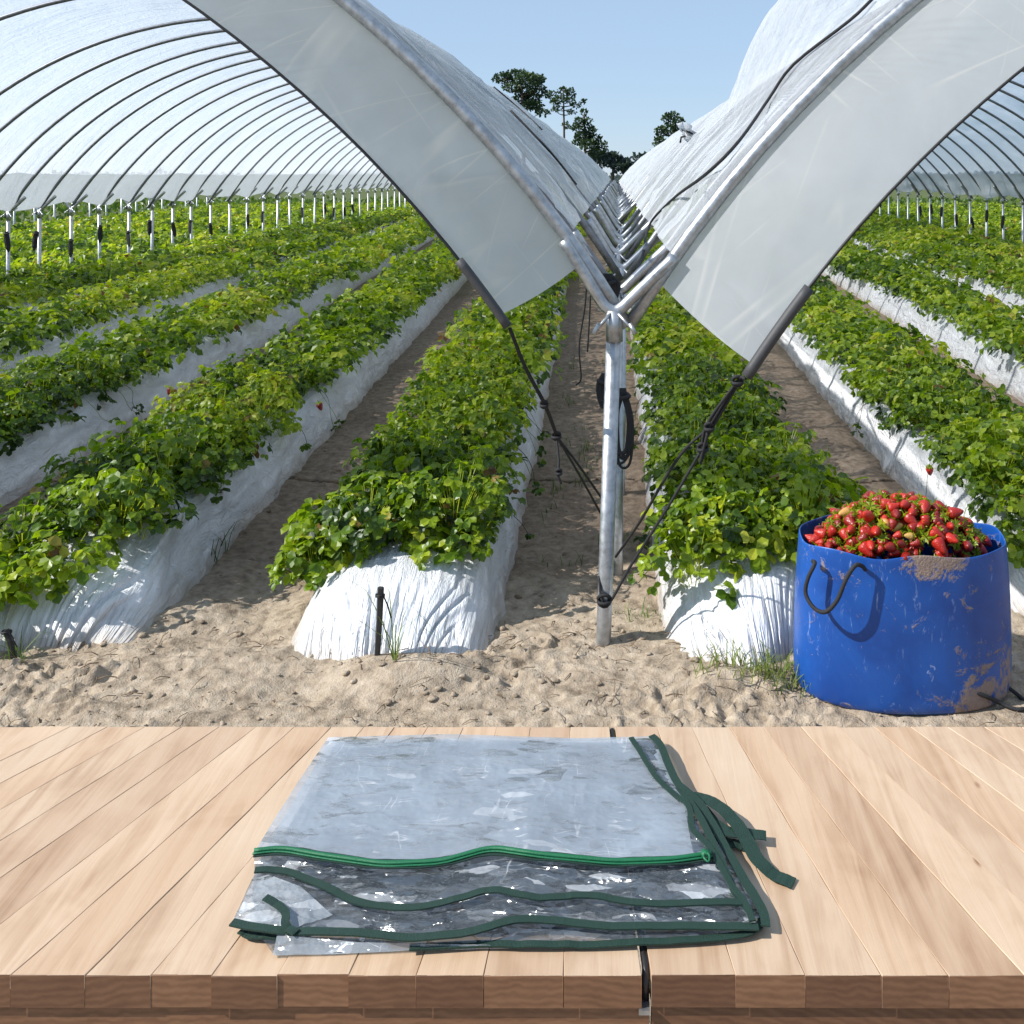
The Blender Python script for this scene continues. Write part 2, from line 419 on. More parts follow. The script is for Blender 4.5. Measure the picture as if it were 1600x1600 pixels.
LEAF = [(0, (.018, .022, .008)), (.12, (.026, .060, .008)), (.38, (.085, .155, .006)), (.66, (.23, .31, .010)), (.90, (.42, .44, .04)), (.95, (.22, .15, .035)), (1, (.14, .07, .02))]
M = dict(
    leaf=mat_leaf('strawberry_leaf', LEAF, .42, .38, 1.7),
    weed=mat_leaf('weed_leaf', [(0, (.03, .06, .012)), (.6, (.09, .16, .02)), (1, (.2, .23, .05))]),
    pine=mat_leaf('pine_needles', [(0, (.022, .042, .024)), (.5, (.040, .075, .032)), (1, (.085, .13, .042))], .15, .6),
    farleaf=mat_leaf('far_tree_leaf', [(0, (.035, .055, .06)), (1, (.08, .11, .10))], .15, .7),  # blue-grey tones: distance haze put into the leaf colour
    bark=mat_simple('pine_bark', (.09, .065, .05), .9, 0, .5, 20),
    film=mat_film('tunnel_film', .56, .58, (.88, .92, .98), .35, bs=1.0, gl=.8),
    valance=mat_film('end_film', .06, .78, (.85, .885, .935), .5, (.9, .95, .93), (.9, .9, .9), .16, gl=.12, streak=1),
    hem=mat_film('hem_film', .0, .38, (.66, .69, .72), .4, bs=.4, gl=.3),
    mulch=mat_mulch(), ground=mat_ground(), galv=mat_galv(), hoop=mat_galv('hoop_steel', (.22, .23, .25), .45),
    sleeve=mat_simple('grey_sleeve', (.05, .05, .053), .6, 0, .3, 60),
    rope=mat_simple('black_rope', (.012, .012, .014), .75, 0, .6, 300),
    cord=mat_simple('black_cord', (.01, .01, .011), .6),
    bucket=mat_bucket(), wood=mat_wood('pale_wood'), endg=mat_wood('shaded_end_grain', False),
    rail=mat_wood('brown_rail', False),
    slot=mat_simple('slot_shade', (.05, .045, .045), .4, .7),
    green=mat_simple('dark_green_tape', (.006, .030, .020), .75, 0, .4, 500),
    zip=mat_simple('green_zip_coil', (.004, .12, .045), .5, 0, .3, 600),
    stake=mat_simple('black_stake', (.02, .02, .022), .6, 0, .4, 60),
    twig=mat_simple('dry_twig', (.16, .11, .07), .9),
    clear=mat_clear('clear_vinyl', (.34, .385, .44), .58, .20, .5, 34, .50, .20, .05, .75),
    clear2=mat_clear('clear_vinyl_fold', (.10, .118, .14), .44, .18, .5, 36, 1.0, .42, .20, .95),
    clear3=mat_clear('clear_vinyl_edge', (.48, .51, .54), .42, .16, .5, 40, .9, .35, .22, 1.0),
)

# ------------------------------------------------------------------ ground
def rowx(x0, y):     # plan line of a bed edge: x at y = 3.5 is x0, rows fan slightly
    return x0 + (np.asarray(y, float) - 3.5) * (-.012 + .02 * np.clip(x0, -4.6, 4.6))

rows = []            # (x0 left edge, x0 right edge, start y)
for i in range(10):
    r = -.42 - 1.29 * i
    rows.append(('left', i, r - .76, r))
for i in range(10):
    l = .18 + 1.33 * i
    rows.append(('right', i, l, l + .76 + (0 if i else .02)))

def bed_start(side, i, l, r):
    base = {('left', 0): 3.34, ('left', 1): 3.50, ('right', 0): 3.33, ('right', 1): 3.62}.get((side, i), 3.55)
    c = abs(l + r) / 2
    vis = (c - .3) / .628 if side == 'left' else (c - .3) / .42
    return max(base, vis - 5)

def ground_z(x, y):
    near = 1 - sstep(3.5, 3.9, y)
    wx = x + .10 * fbm(x * 6, y * 6, 3, 81); wy = y + .10 * fbm(x * 6, y * 6, 3, 83)
    msk = sstep(.38, .62, fbm(x * 2.6, y * 4.2, 3, 23))
    clod = (fbm(wx * 3.2, wy * 5.5, 5, 3) - .47) * .06 + (ridge(wx * 14, wy * 19, 4, 9) - .6) * .040 * (.45 + msk)
    clod = clod + np.clip(ridge(wx * 8, wy * 13, 4, 21) - .62, 0, 1) * .11 * msk
    path = (fbm(x * 5, y * 5, 5, 5) - .47) * .05 + (fbm(x * 22, y * 22, 3, 6) - .45) * .018
    z = clod * near + path * (1 - near)
    z = z + .035 * np.exp(-((y - 3.36) / .1) ** 2) * (fbm(x * 2.2, y * 2, 3, 31) * 1.6 - .2)
    z = z + .055 * np.exp(-(((x + .70) / .24) ** 2 + ((y - 3.27) / .08) ** 2))
    z = z + .05 * np.exp(-(((x - .42) / .2) ** 2 + ((y - 3.25) / .07) ** 2))
    z = z - .02 * sstep(0, 1, np.exp(-((x + 1.42) / .16) ** 2)) * sstep(3.4, 3.6, y)
    z = z * (1 - sstep(9, 14, y))
    z = z * (1 - sstep(.05, .45, np.abs(x - .957) - .3) * 0)
    flat = np.exp(-(((x - .957) / .36) ** 4 + ((y - 3.26) / .22) ** 4))      # where the tub stands
    z = z * (1 - flat) + .0 * flat
    return z

def axis(segs):
    out = []
    for a, b, st in segs:
        out.append(np.arange(a, b, st))
    out.append(np.array([segs[-1][1]])); return np.concatenate(out)

xs = axis([(-700, -60, 40), (-60, -12, 4), (-12, -2.2, .25), (-2.2, 2.2, .0095), (2.2, 12, .25), (12, 60, 4), (60, 700, 40)])
ys = axis([(-30, 2.2, .8), (2.2, 2.7, .05), (2.7, 3.9, .0075), (3.9, 5.4, .02), (5.4, 9, .06), (9, 20, .3), (20, 60, 2), (60, 900, 40)])
gx, gy = np.meshgrid(xs, ys, indexing='ij')
gz = ground_z(gx, gy)
g = MB()
damp = sstep(3.75, 4.3, gy + (fbm(gx * 3, gy * 3, 3, 41) - .5) * .5) * .68  # browner path soil, with the tunnel film's shade put into its colour
weed = np.maximum(sstep(.9, .3, np.abs(np.abs(gx) - 8)) * sstep(4, 5, gy), sstep(8, 10, np.abs(gx)) * .9)
weed = np.maximum(weed, sstep(30, 50, gy))
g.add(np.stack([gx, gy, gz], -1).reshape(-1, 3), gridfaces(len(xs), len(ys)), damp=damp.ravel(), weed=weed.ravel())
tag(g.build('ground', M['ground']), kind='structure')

# ------------------------------------------------------------------ beds wrapped in white film
ORD = ['first', 'second', 'third', 'fourth', 'fifth', 'sixth', 'seventh', 'eighth', 'ninth', 'tenth', 'eleventh', 'twelfth',
       'thirteenth', 'fourteenth', 'fifteenth', 'sixteenth', 'seventeenth', 'eighteenth', 'nineteenth', 'twentieth']
YEND = 42.0
PROF = np.array([(-1.06, -.04), (-1.0, .0), (-.96, .05), (-.88, .14), (-.80, .21), (-.70, .262), (-.52, .285), (-.25, .292), (0, .295)])
PROF = np.concatenate([PROF, (PROF[:-1] * [-1, 1])[::-1]])
pl = np.concatenate([[0], np.cumsum(np.hypot(*np.diff(PROF, axis=0).T))]); pl /= pl[-1]

def bed_point(l, r, y0, t, y):
    """t 0..1 across, y along; returns x, z (with the rounded gathered end)"""
    px = np.interp(t, pl, PROF[:, 0]); pz = np.interp(t, pl, PROF[:, 1])
    c = (rowx(l, y) + rowx(r, y)) / 2; hw = (rowx(r, y) - rowx(l, y)) / 2
    hw = np.minimum(hw, .40 + .0 * y)
    e = np.clip((y - y0) / .46, 0, 1)
    ez = np.power(np.clip(1 - (1 - e) ** 2.1, 0, 1), .72); ew = .80 + .20 * np.power(np.clip(1 - (1 - e) ** 2, 0, 1), .5)
    e2 = sstep(.05, .8, y - y0)
    dome = .29 * np.power(np.clip(1 - np.abs(px / 1.02) ** 2.1, 0, 1), .95)
    pz = dome * (1 - e2) + pz * e2
    return c + px * hw * ew, pz * ez * (.80 + .20 * e2) - .03 * (1 - e)

for side, i, l, r in rows:
    y0 = bed_start(side, i, l, r)
    yv = axis([(y0, y0 + .3, .008), (y0 + .3, y0 + 4, .04), (y0 + 4, max(y0 + 5, 14), .15), (max(y0 + 5, 14), YEND, 1.0)])
    tv = np.linspace(0, 1, 241 if i < 2 else 121)
    T, Y = np.meshgrid(tv, yv, indexing='ij')
    X, Z = bed_point(l, r, y0, T, Y)
    endf = 1 - sstep(.14, .44, Y - y0)
    s = i * 7 + (100 if side == 'right' else 0)
    fan = (T - .5) * (1.3 - .6 * sstep(0, .34, Y - y0)) + .02 * fbm(T * 7, Y * 5, 2, s + 2)
    pn = np.abs(2 * vnoise(fan * 30 + s, (Y - y0) * 1.2, s) - 1)
    ple = (-np.clip(.34 - pn, 0, 1) * .085 + (fbm(fan * 9, Y * 3, 2, s + 6) - .4) * .028) * endf * (1 - .9 * sstep(.14, .26, Z)) * sstep(0, .05, Y - y0 + .03) * (.35 + 1.3 * fbm(T * 5 + s, T * 0 + .3, 2, s + 1)) * (1 - sstep(.24, .36, np.abs(T - .5)))
    lump = (fbm(T * 4, Y * 2.2 + s, 4, s + 3) - .47) * .05
    wr = (ridge(T * 9 + Y * 1.6, Y * 2.3, 3, s + 5) - .6) * .034 * (1 - endf)
    cx = (X - (rowx(l, Y) + rowx(r, Y)) / 2)
    dsp = ple + lump + wr
    X = X + np.sign(cx) * np.minimum(1, np.abs(cx) * 3) * dsp * .8
    Z = Z + dsp * .7 * sstep(0, .1, Z)
    Yd = Y - endf * ple * .8 + (fbm(T * 5, T * 0 + s, 2, s) - .5) * .12 * endf * (1 - sstep(0, .3, Y - y0))
    if (side, i) == ('right', 0):
        Yd = Yd + sstep(.38, .9, T) * .34 * (1 - sstep(.0, .6, Y - y0))
    b = MB(); b.add(np.stack([X, Yd, Z], -1).reshape(-1, 3), gridfaces(len(tv), len(yv))[:, ::-1], su=T.ravel(), sv=Y.ravel(), endf=endf.ravel(), hz=Z.ravel())
    o = b.build('planting_bed', M['mulch'])
    if side == 'left' and i == 0: lab = 'white film bed ending in a gathered mound with a black stake'
    elif side == 'right' and i == 0: lab = 'white film bed with pleated end between the front post and blue tub'
    else:
        lab = f'white plastic covered soil bed, {ORD[i]} bed {"left" if side == "left" else "right"} of the front metal post'
    tag(o, lab, 'planting bed', 'white film planting beds')

# ------------------------------------------------------------------ strawberry foliage
# leaflet templates: along x, width y, lift z
LT_HI = np.array([(0, 0, 0), (.38, .0, -.05), (.75, 0, -.03), (1, 0, -.12), (.32, .33, .06), (.72, .36, .05), (.32, -.33, .06), (.72, -.36, .05)])
LF_HI = [(0, 1, 4), (1, 2, 5, 4), (2, 3, 5), (0, 6, 1), (1, 6, 7, 2), (2, 7, 3)]
LT_LO = np.array([(0, 0, 0), (.55, 0, -.06), (1, 0, -.1), (.5, .4, .06), (.5, -.4, .06)])
LF_LO = [(0, 1, 3), (1, 2, 3), (0, 4, 1), (1, 4, 2)]

def nrmz(a): return a / np.maximum(np.linalg.norm(a, axis=-1, keepdims=True), 1e-9)

def add_leaflets(mb, o, d, n, size, tone, hi=True):
    """o origin (N,3), d direction, n normal, size (N,), tone (N,)"""
    d = nrmz(d); s = nrmz(np.cross(n, d)); n = np.cross(d, s)
    T = LT_HI if hi else LT_LO; Fc = LF_HI if hi else LF_LO
    V = o[:, None] + size[:, None, None] * (T[None, :, 0:1] * d[:, None] + T[None, :, 1:2] * s[:, None] + T[None, :, 2:3] * n[:, None])
    k = len(T); N = len(o)
    base = (np.arange(N) * k)
    tn = np.repeat(tone, k)
    vv = V.reshape(-1, 3)
    tris = [f for f in Fc if len(f) == 3]; quads = [f for f in Fc if len(f) == 4]
    ft = (base[:, None, None] + np.array(tris)[None]).reshape(-1, 3)
    n0 = mb.n
    mb.add(vv, ft, tone=tn)
    if quads:
        fq = (base[:, None, None] + np.array(quads)[None]).reshape(-1, 4) + n0
        mb.loops.append(fq.ravel()); mb.tot.append(np.full(len(fq), 4))

def trifoliate(mb, pos, nor, az, size, tone, hi):
    """three leaflets round each leaf centre"""
    ref = np.stack([np.cos(az), np.sin(az), np.zeros_like(az)], -1)
    d0 = nrmz(ref - nor * np.sum(ref * nor, -1, keepdims=True)); s0 = np.cross(nor, d0)
    for a in (-1.25, 0, 1.25):
        a2 = a + RNG.normal(0, .15, len(az))
        dd = d0 * np.cos(a2)[:, None] + s0 * np.sin(a2)[:, None] - nor * RNG.uniform(.0, .45, len(az))[:, None]
        nn = nrmz(nor + RNG.normal(0, .25, nor.shape))
        add_leaflets(mb, pos, dd, nn, size * RNG.uniform(.8, 1.15, len(az)), np.clip(tone + RNG.normal(0, .05, len(az)), 0.05, 1), hi)

def foliage(mb, PX, PY, PZb, K, spread, height, size, hi, tone0=.5, stems=False):
    """plants at PX,PY with base PZb, K leaves each"""
    n = len(PX); 
    cx = np.repeat(PX, K); cy = np.repeat(PY, K); cz = np.repeat(PZb, K)
    sp = np.repeat(RNG.uniform(.8, 1.2, n), K) * spread; hg = np.repeat(RNG.uniform(.65, 1.25, n), K) * height
    pt = np.repeat(np.clip(RNG.normal(tone0, .10, n) + (fbm(PX * .9, PY * .9, 2, 77) - .47) * .7, .1, .86), K)
    N = n * K
    az = RNG.uniform(0, 2 * np.pi, N); rad = np.sqrt(RNG.uniform(0, 1, N)); el = RNG.uniform(.25, 1.0, N)
    ox = np.cos(az) * rad * sp; oy = np.sin(az) * rad * sp
    oz = hg * np.sqrt(np.clip(1 - .78 * rad ** 2, 0, 1)) * el
    pos = np.stack([cx + ox, cy + oy, cz + oz + .015], -1)
    nor = nrmz(np.stack([np.cos(az) * rad * .75, np.sin(az) * rad * .75, np.full(N, .85)], -1) + RNG.normal(0, .33, (N, 3)))
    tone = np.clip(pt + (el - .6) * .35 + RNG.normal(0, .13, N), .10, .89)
    dead = RNG.random(N) < .009 * (1.6 - el); tone = np.where(dead, RNG.uniform(.92, 1, N), tone)
    trifoliate(mb, pos, nor, az + RNG.normal(0, .6, N), size * RNG.uniform(.7, 1.25, N), tone, hi)
    if stems:
        base = np.stack([cx + ox * .12, cy + oy * .12, cz - .01], -1)
        w = np.stack([-np.sin(az), np.cos(az), np.zeros(N)], -1) * .0017
        midp = base * .5 + pos * .5 + np.array([0, 0, .02])
        V = np.stack([base - w, base + w, midp - w, midp + w, pos - w, pos + w], 1).reshape(-1, 3)
        b6 = np.arange(N)[:, None, None] * 6
        fq = (b6 + np.array([[0, 1, 3, 2], [2, 3, 5, 4]])[None]).reshape(-1, 4)
        mb.add(V, fq, tone=np.repeat(RNG.uniform(.6, .9, N), 6))

def bed_top(y, y0):
    return bed_point(-.4, .4, y0, np.full(np.shape(y), .5), np.asarray(y, float))[1]

def row_plants(l, r, y0, y1, step, nlines, widen):
    yy = np.arange(y0, y1, step); out = []
    hw = np.minimum((rowx(r, yy) - rowx(l, yy)) / 2, .42) * widen
    for k in range(nlines):
        t = (k / (nlines - 1) * 2 - 1) if nlines > 1 else 0
        x = (rowx(l, yy) + rowx(r, yy)) / 2 + t * hw + RNG.normal(0, .035, len(yy))
        out.append(np.stack([x, yy + RNG.normal(0, .05, len(yy)) + (step / 2 if k % 2 else 0)], -1))
    return np.concatenate(out)

for side, i, l, r in rows:
    y0 = bed_start(side, i, l, r)
    m = MB()
    start = y0 + {('left', 0): .54, ('right', 0): .50, ('left', 1): .40}.get((side, i), .2)
    yb = [start, max(start, 6.6), max(start, 13.5), YEND]
    if yb[1] > yb[0]:
        p = row_plants(l, r, yb[0], yb[1], .20, 3, .44)
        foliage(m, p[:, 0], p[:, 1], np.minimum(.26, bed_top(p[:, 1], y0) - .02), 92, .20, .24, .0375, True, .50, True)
        # a fringe hanging over the shoulders, ragged
        for sgn in (-1, 1):
            yy = np.arange(yb[0], yb[1], .16); yy = yy[RNG.random(len(yy)) < .7] 
            c = (rowx(l, yy) + rowx(r, yy)) / 2 + sgn * (.265 + RNG.uniform(-.05, .06, len(yy)))
            foliage(m, c, yy, np.full(len(yy), .23) + RNG.uniform(-.05, .03, len(yy)), 12, .09, .10, .042, True, .38, True)
        # runners trailing down the film
        for k in range(int((yb[1] - yb[0]) * 4)):
            sgn = 1 if RNG.random() < .5 else -1
            y = RNG.uniform(yb[0], yb[1]); c = (rowx(l, y) + rowx(r, y)) / 2; dz = RNG.uniform(.08, .24)
            pts = [(c + sgn * .30, y, .30), (c + sgn * .37, y - RNG.uniform(-.03, .06), .235), (c + sgn * .415, y - RNG.uniform(-.05, .1), .24 - dz * .55), (c + sgn * (.43 + RNG.uniform(0, .05)), y - RNG.uniform(-.05, .16), max(.02, .24 - dz))]
            tube(m, pts, .0016, 4, 4, tone=.02 if RNG.random() < .6 else .5)
            e = np.array([pts[-1]]); 
            foliage(m, e[:, 0], e[:, 1], e[:, 2], 3, .03, .02, .03, True, .2)
    if yb[2] > yb[1]:
        p = row_plants(l, r, yb[1], yb[2], .25, 4, .53)
        foliage(m, p[:, 0], p[:, 1], np.full(len(p), .25), 30, .23, .25, .060, False, .52)
    if yb[3] > yb[2]:
        p = row_plants(l, r, yb[2], yb[3], .36, 4, .85)
        foliage(m, p[:, 0], p[:, 1], np.full(len(p), .22), 15, .30, .27, .098, False, .54)
    if (side, i) == ('left', 0):
        p = np.array([(-1.20, 3.86), (-1.16, 3.98), (-1.02, 3.84), (-1.22, 4.12), (-1.16, 3.80), (-.66, 3.86), (-.82, 3.86)])
        foliage(m, p[:, 0], p[:, 1], np.array([.12, .15, .18, .16, .09, .20, .21]), 60, .17, .19, .046, True, .5, True)
    if (side, i) == ('right', 0):
        p = np.array([(.30, 3.72), (.34, 3.86), (.5, 3.82), (.66, 3.88), (.98, 4.1), (.95, 4.3), (.8, 3.82), (.28, 4.0)])
        foliage(m, p[:, 0], p[:, 1], np.array([.13, .18, .18, .20, .22, .2, .18, .2]), 66, .19, .23, .046, True, .52, True)
    if (side, i) == ('left', 1):
        p = np.array([(-2.1, 3.72), (-2.2, 3.62), (-2.35, 3.55), (-2.4, 3.7)])
        foliage(m, p[:, 0], p[:, 1], np.array([.17, .13, .10, .14]), 60, .18, .19, .046, True, .52, True)
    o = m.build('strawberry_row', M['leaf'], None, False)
    pos = 'left' if side == 'left' else 'right'
    lab = {('left', 0): 'leafy strawberry row spilling over the bed with the black stake',
           ('right', 0): 'leafy strawberry row between the front post and the blue tub',
           ('right', 1): 'leafy strawberry row passing just behind the blue tub'}.get((side, i), f'leafy green strawberry row, {ORD[i]} row {pos} of the front metal post')
    tag(o, lab, 'strawberry row', 'strawberry rows on the beds', 'stuff')

# a few ripe berries hanging over the film
def berry_mesh(name, mat):
    prof = [(0, .0), (.20, .03), (.42, .14), (.66, .34), (.88, .58), (1, .78), (.92, .92), (.5, 1.0), (0, .98)]
    v = []; n = 12
    for (rr, z) in prof:
        for k in range(n):
            a = 2 * math.pi * k / n
            q = 1 + .03 * math.sin(k * 3 + z * 20)
            v.append((rr * .0185 * q * math.cos(a), rr * .0185 * q * math.sin(a), -.046 * (1 - z)))
    me = MB(); me.add(v, gridfaces(len(prof), n, True)); return me
def mat_berry(name, a, b):
    nt = NT(name); c = nt.coord('Object')
    v = nt.n('ShaderNodeTexVoronoi', Scale=230); nt.l(c, v.inputs['Vector'])
    seed = nt.ramp(v.outputs['Distance'], [(.10, (1, 1, 1)), (.2, (0, 0, 0))])
    oi = nt.n('ShaderNodeObjectInfo')
    col = nt.mix(oi.outputs['Random'], a, b)
    col = nt.mix(nt.math('MULTIPLY', seed, .7), col, (.55, .38, .08))
    pr = principled(nt, Base__Color=col, Roughness=.38); nt.l(nt.bump(v.outputs['Distance'], .5, .002), pr.inputs['Normal'])
    pr.inputs['Subsurface Weight'].default_value = .0
    return nt.fin(pr.outputs[0])
M['berry'] = mat_berry('ripe_strawberry', (.16, .005, .007), (.44, .016, .008))
M['berry_pale'] = mat_berry('pale_strawberry', (.50, .20, .05), (.42, .36, .10))
def calyx_mb():
    m = MB()
    for k in range(8):
        a = 2 * math.pi * k / 8 + random.uniform(-.2, .2)
        d = np.array([math.cos(a), math.sin(a), .0]); s = np.array([-math.sin(a), math.cos(a), 0]); L = random.uniform(.020, .029)
        v = [(0, 0, .001), tuple(d * L * .5 + s * .005 + np.array([0, 0, .004])), tuple(d * L + np.array([0, 0, random.uniform(-.004, .012)])), tuple(d * L * .5 - s * .005 + np.array([0, 0, .004]))]
        m.add(v, [[0, 1, 2, 3]], tone=random.uniform(.45, .85))
    tube(m, [(0, 0, 0), (.002, 0, .012), (.006, .002, .022)], .0016, 5, tone=.6)
    return m
def make_berry(mat, label, group):
    t = thing('strawberry', label, 'strawberry', group=group)
    berry_mesh('fruit', mat).build('fruit', mat, t)
    calyx_mb().build('calyx', M['leaf'], t, False)
    return t
def dup(root, loc=None, rot=None, label=None, group=None, scale=None):
    c = root.copy(); COL.objects.link(c)
    if rot is None and root['category'] == 'support post': rot = (random.gauss(0, .012), random.gauss(0, .012), random.gauss(0, .06))
    if loc is not None: c.location = loc
    if rot is not None: c.rotation_euler = rot
    if scale is not None: c.scale = (scale,) * 3
    if label: c['label'] = label
    if group: c['group'] = group
    for ch in CH_OF[root.name]:
        d = ch.copy(); COL.objects.link(d); d.parent = c
    return c
CH_OF = {}

# ------------------------------------------------------------------ tunnels
HW, RAD, SPR = 4.0, 4.735, 1.2
CZ = SPR - 2.535
DEP = [3.62, 4.16, 5.2, 6.18, 7.0, 7.75, 8.9, 10.6, 11.4, 12.2, 12.9, 13.6, 14.4, 15.2, 16.1, 16.9, 17.7, 18.5, 19.4]
while DEP[-1] < 40: DEP.append(DEP[-1] + .95)
A0, A1 = R(33.0), R(147.0)
CXL, CXR = -4.0, 4.1

def film_r(th, y, sd):
    """radius of the cover: tight on hoops, ballooning slightly between them"""
    d = np.array(DEP); k = np.clip(np.searchsorted(d, y) - 1, 0, len(d) - 2)
    u = np.clip((y - d[k]) / (d[k + 1] - d[k]), 0, 1)
    gap = np.sin(np.pi * u)
    r = RAD + .026 + gap * (fbm(th * 5 + k * 3.1, y * .7, 3, 51 + sd) - .30) * .14
    lowf = np.exp(-np.minimum(th - A0, A1 - th) / .35)
    r = r + gap * (ridge(th * 14, y * 3.0, 3, 61 + sd) - .6) * .022 + (.3 + gap) * lowf * (ridge(th * 20 + y * .25, y * .9, 3, 63 + sd) - .6) * .075
    return r

def make_tunnel(cx, sd):
    left = cx < 0
    lab = 'white plastic polytunnel on the left, its arched hoops showing inside' if left else 'white plastic polytunnel on the right with its film billowing over the gutter'
    T = thing('polytunnel', lab, 'polytunnel', (cx, DEP[0], 0), 'film covered polytunnels')
    org = np.array([cx, DEP[0], 0])
    inner = 0 if left else math.pi     # angle of the side by the centre gutter
    # cover
    aS, aE = (R(36.3), A1) if left else (A0, math.pi - R(35.2))
    th = np.linspace(aS, aE, 170); yv = axis([(DEP[0], 9, .07), (9, 20, .14), (20, 40.3, .3)])
    TH, Y = np.meshgrid(th, yv, indexing='ij')
    rr = film_r(TH, Y, sd)
    ti = TH if left else math.pi - TH            # 0 at the gutter side
    if not left:
        bil = sstep(.76, .98, ti) * (1 - sstep(1.3, 1.7, ti)) * sstep(3.9, 4.7, Y) * (1 - sstep(6.6, 7.3, Y))
        rr = rr + bil * (.34 + .16 * fbm(TH * 7, Y * 2, 3, 5))
    else:
        bil = sstep(1.0, 1.25, ti) * (1 - sstep(1.5, 1.9, ti)) * sstep(3.8, 4.3, Y) * (1 - sstep(5.2, 6.2, Y))
        rr = rr + bil * .10
    edge = np.minimum(TH - aS, aE - TH)
    wav = (fbm(Y * 1.9, TH * 0 + sd, 3, 71) - .5)
    X = cx + rr * np.cos(TH); Z = CZ + rr * np.sin(TH)
    # wavy lower hem
    hem = 1 - sstep(0, .10, edge)
    Z = Z + hem * wav * np.where(ti < .9, .10, .20); X = X + hem * wav * .10 * np.sign(np.cos(TH))
    c = MB(); V = np.stack([X, Y, Z], -1).reshape(-1, 3)
    c.add(V, gridfaces(len(th), len(yv)))
    cov = c.build('cover', M['film'], T, True, None); cov.location = -T.location
    # doubled band of film along the outer hem
    kk = (np.arange(len(th)) >= len(th) - 11) if left else (np.arange(len(th)) < 11)
    hb = MB(); Vb = np.stack([X[kk], Y[kk], Z[kk]], -1).copy(); Vb[..., 0] += (.012 if left else -.012); hb.add(Vb.reshape(-1, 3), gridfaces(int(kk.sum()), len(yv)))
    o = hb.build('hem_band', M['hem'], T); o.location = -T.location
    bvh = BVHTree.FromPolygons([Vector(v) for v in V], [tuple(int(q) for q in f) for f in gridfaces(len(th), len(yv))])
    # hoops
    hm = None
    for k, d in enumerate(DEP):
        if k < 3 or hm is None or k == 3:
            m = MB(); aa = np.linspace(R(31.5), R(148.5), 49)
            rad = .026 if k == 0 else .0205
            rh = RAD + (.012 if k == 0 else 0); dy = -.05 if k == 0 else 0
            tube(m, [(rh * math.cos(a), dy, CZ + rh * math.sin(a)) for a in aa], rad, 10)
            h = m.build('hoop', M['hoop'] if k else M['galv'], T)
            if k == 3: hm = h
        else:
            h = hm.copy(); COL.objects.link(h); h.parent = T
        h.location = (0, d - DEP[0], 0)
        if k > 1: h.rotation_euler = (RNG.normal(0, .006), RNG.normal(0, .0025), RNG.normal(0, .004))
        if k == 0: h['label'] = 'thick galvanised front hoop'
    # end film turned in and tied down below the front hoop
    Re, de = (4.43, 3.30) if left else (4.352, 3.28)
    a0h, a0e = (R(34.9), R(35.3)) if left else (R(33.8), R(33.4))
    s = np.linspace(0, 1, 320); w = np.linspace(0, 1, 34)
    SS, W = np.meshgrid(s, w, indexing='ij')
    ang = (a0h * (1 - W) + a0e * W) + SS * (math.pi - 2 * (a0h * (1 - W) + a0e * W))
    rr = (RAD - .004) * (1 - W) + Re * W
    yy = (DEP[0] - .035) * (1 - W) + de * W
    puck = (fbm(SS * 11, W * 1.1 + SS * 5, 3, 91 + sd) - .47)
    bag = np.sin(np.pi * W)
    cr = np.clip(ridge(SS * 26 + W * 1.3, W * .9 + SS * 7, 2, 95 + sd) - .62, 0, 1) ** 1.5
    yy = yy + bag * (puck * .07) - bag * .03 - (bag ** .5) * cr * .05
    rr = rr + bag * puck * .02
    low = np.exp(-(SS / .018) ** 2)
    rr = rr - 0 * low
    sgx = np.cos(ang) if left else -np.cos(ang)
    V2 = np.stack([cx + rr * sgx, yy, CZ + rr * np.sin(ang)], -1)
    # the loose bottom hem sags
    sag = np.sin(np.pi * W) * np.exp(-(SS / .02) ** 2) * (.012 if left else .012)
    V2[..., 2] -= sag
    v = MB(); v.add(V2.reshape(-1, 3), gridfaces(len(s), len(w)))
    o = v.build('end_film', M['valance'], T); o.location = -T.location
    m = MB(); e = [(cx + (Re if left else -Re) * math.cos(a), de - .004, CZ + Re * math.sin(a)) for a in np.linspace(a0e, math.pi - a0e, 60)]
    tube(m, e, .0055, 6); o = m.build('edge_cord', M['cord'], T); o.location = -T.location
    # grey sleeve on the lower end of the edge
    m = MB(); da = R(3.0) if left else R(4.2)
    e = [(cx + (Re if left else -Re) * math.cos(a), de - .012, CZ + Re * math.sin(a)) for a in np.linspace(a0e - R(.6), a0e + da, 10)]
    tube(m, e, .016 if left else .02, 8); o = m.build('edge_sleeve', M['sleeve'], T); o.location = -T.location
    # pleated clips of hoop ends are the legs' brackets; ropes laid over the cover
    paths = [[(1368, 2), (1330, 38), (1245, 104), (1205, 160), (1160, 225), (1110, 275), (1060, 310), (1024, 345)]] if not left else \
            [[(795, 176), (830, 212), (865, 250), (897, 290), (925, 335)], [(770, 138), (810, 172), (845, 205)]]
    for pth in paths:
        pts = []
        for q in pth:
            o_ = Vector((0, 0, CH)); dr = (P(q[0], q[1], 1.0) - o_).normalized()
            hit, nrm, _, _ = bvh.ray_cast(o_, dr)
            if hit is not None:
                if nrm.dot(dr) > 0: nrm = -nrm
                pts.append(hit + nrm * .018)
        if len(pts) > 2:
            if not left:
                y_ = pts[-1].y; pts += [P(1010, 366, y_ * .85 + 4.2 * .15), P(1004, 400, y_ * .45 + 4.2 * .55), P(985, 445, 4.2)]
            m = MB(); tube(m, pts, .0075, 6, 4); o = m.build('tension_rope', M['rope'], T); o.location = -T.location
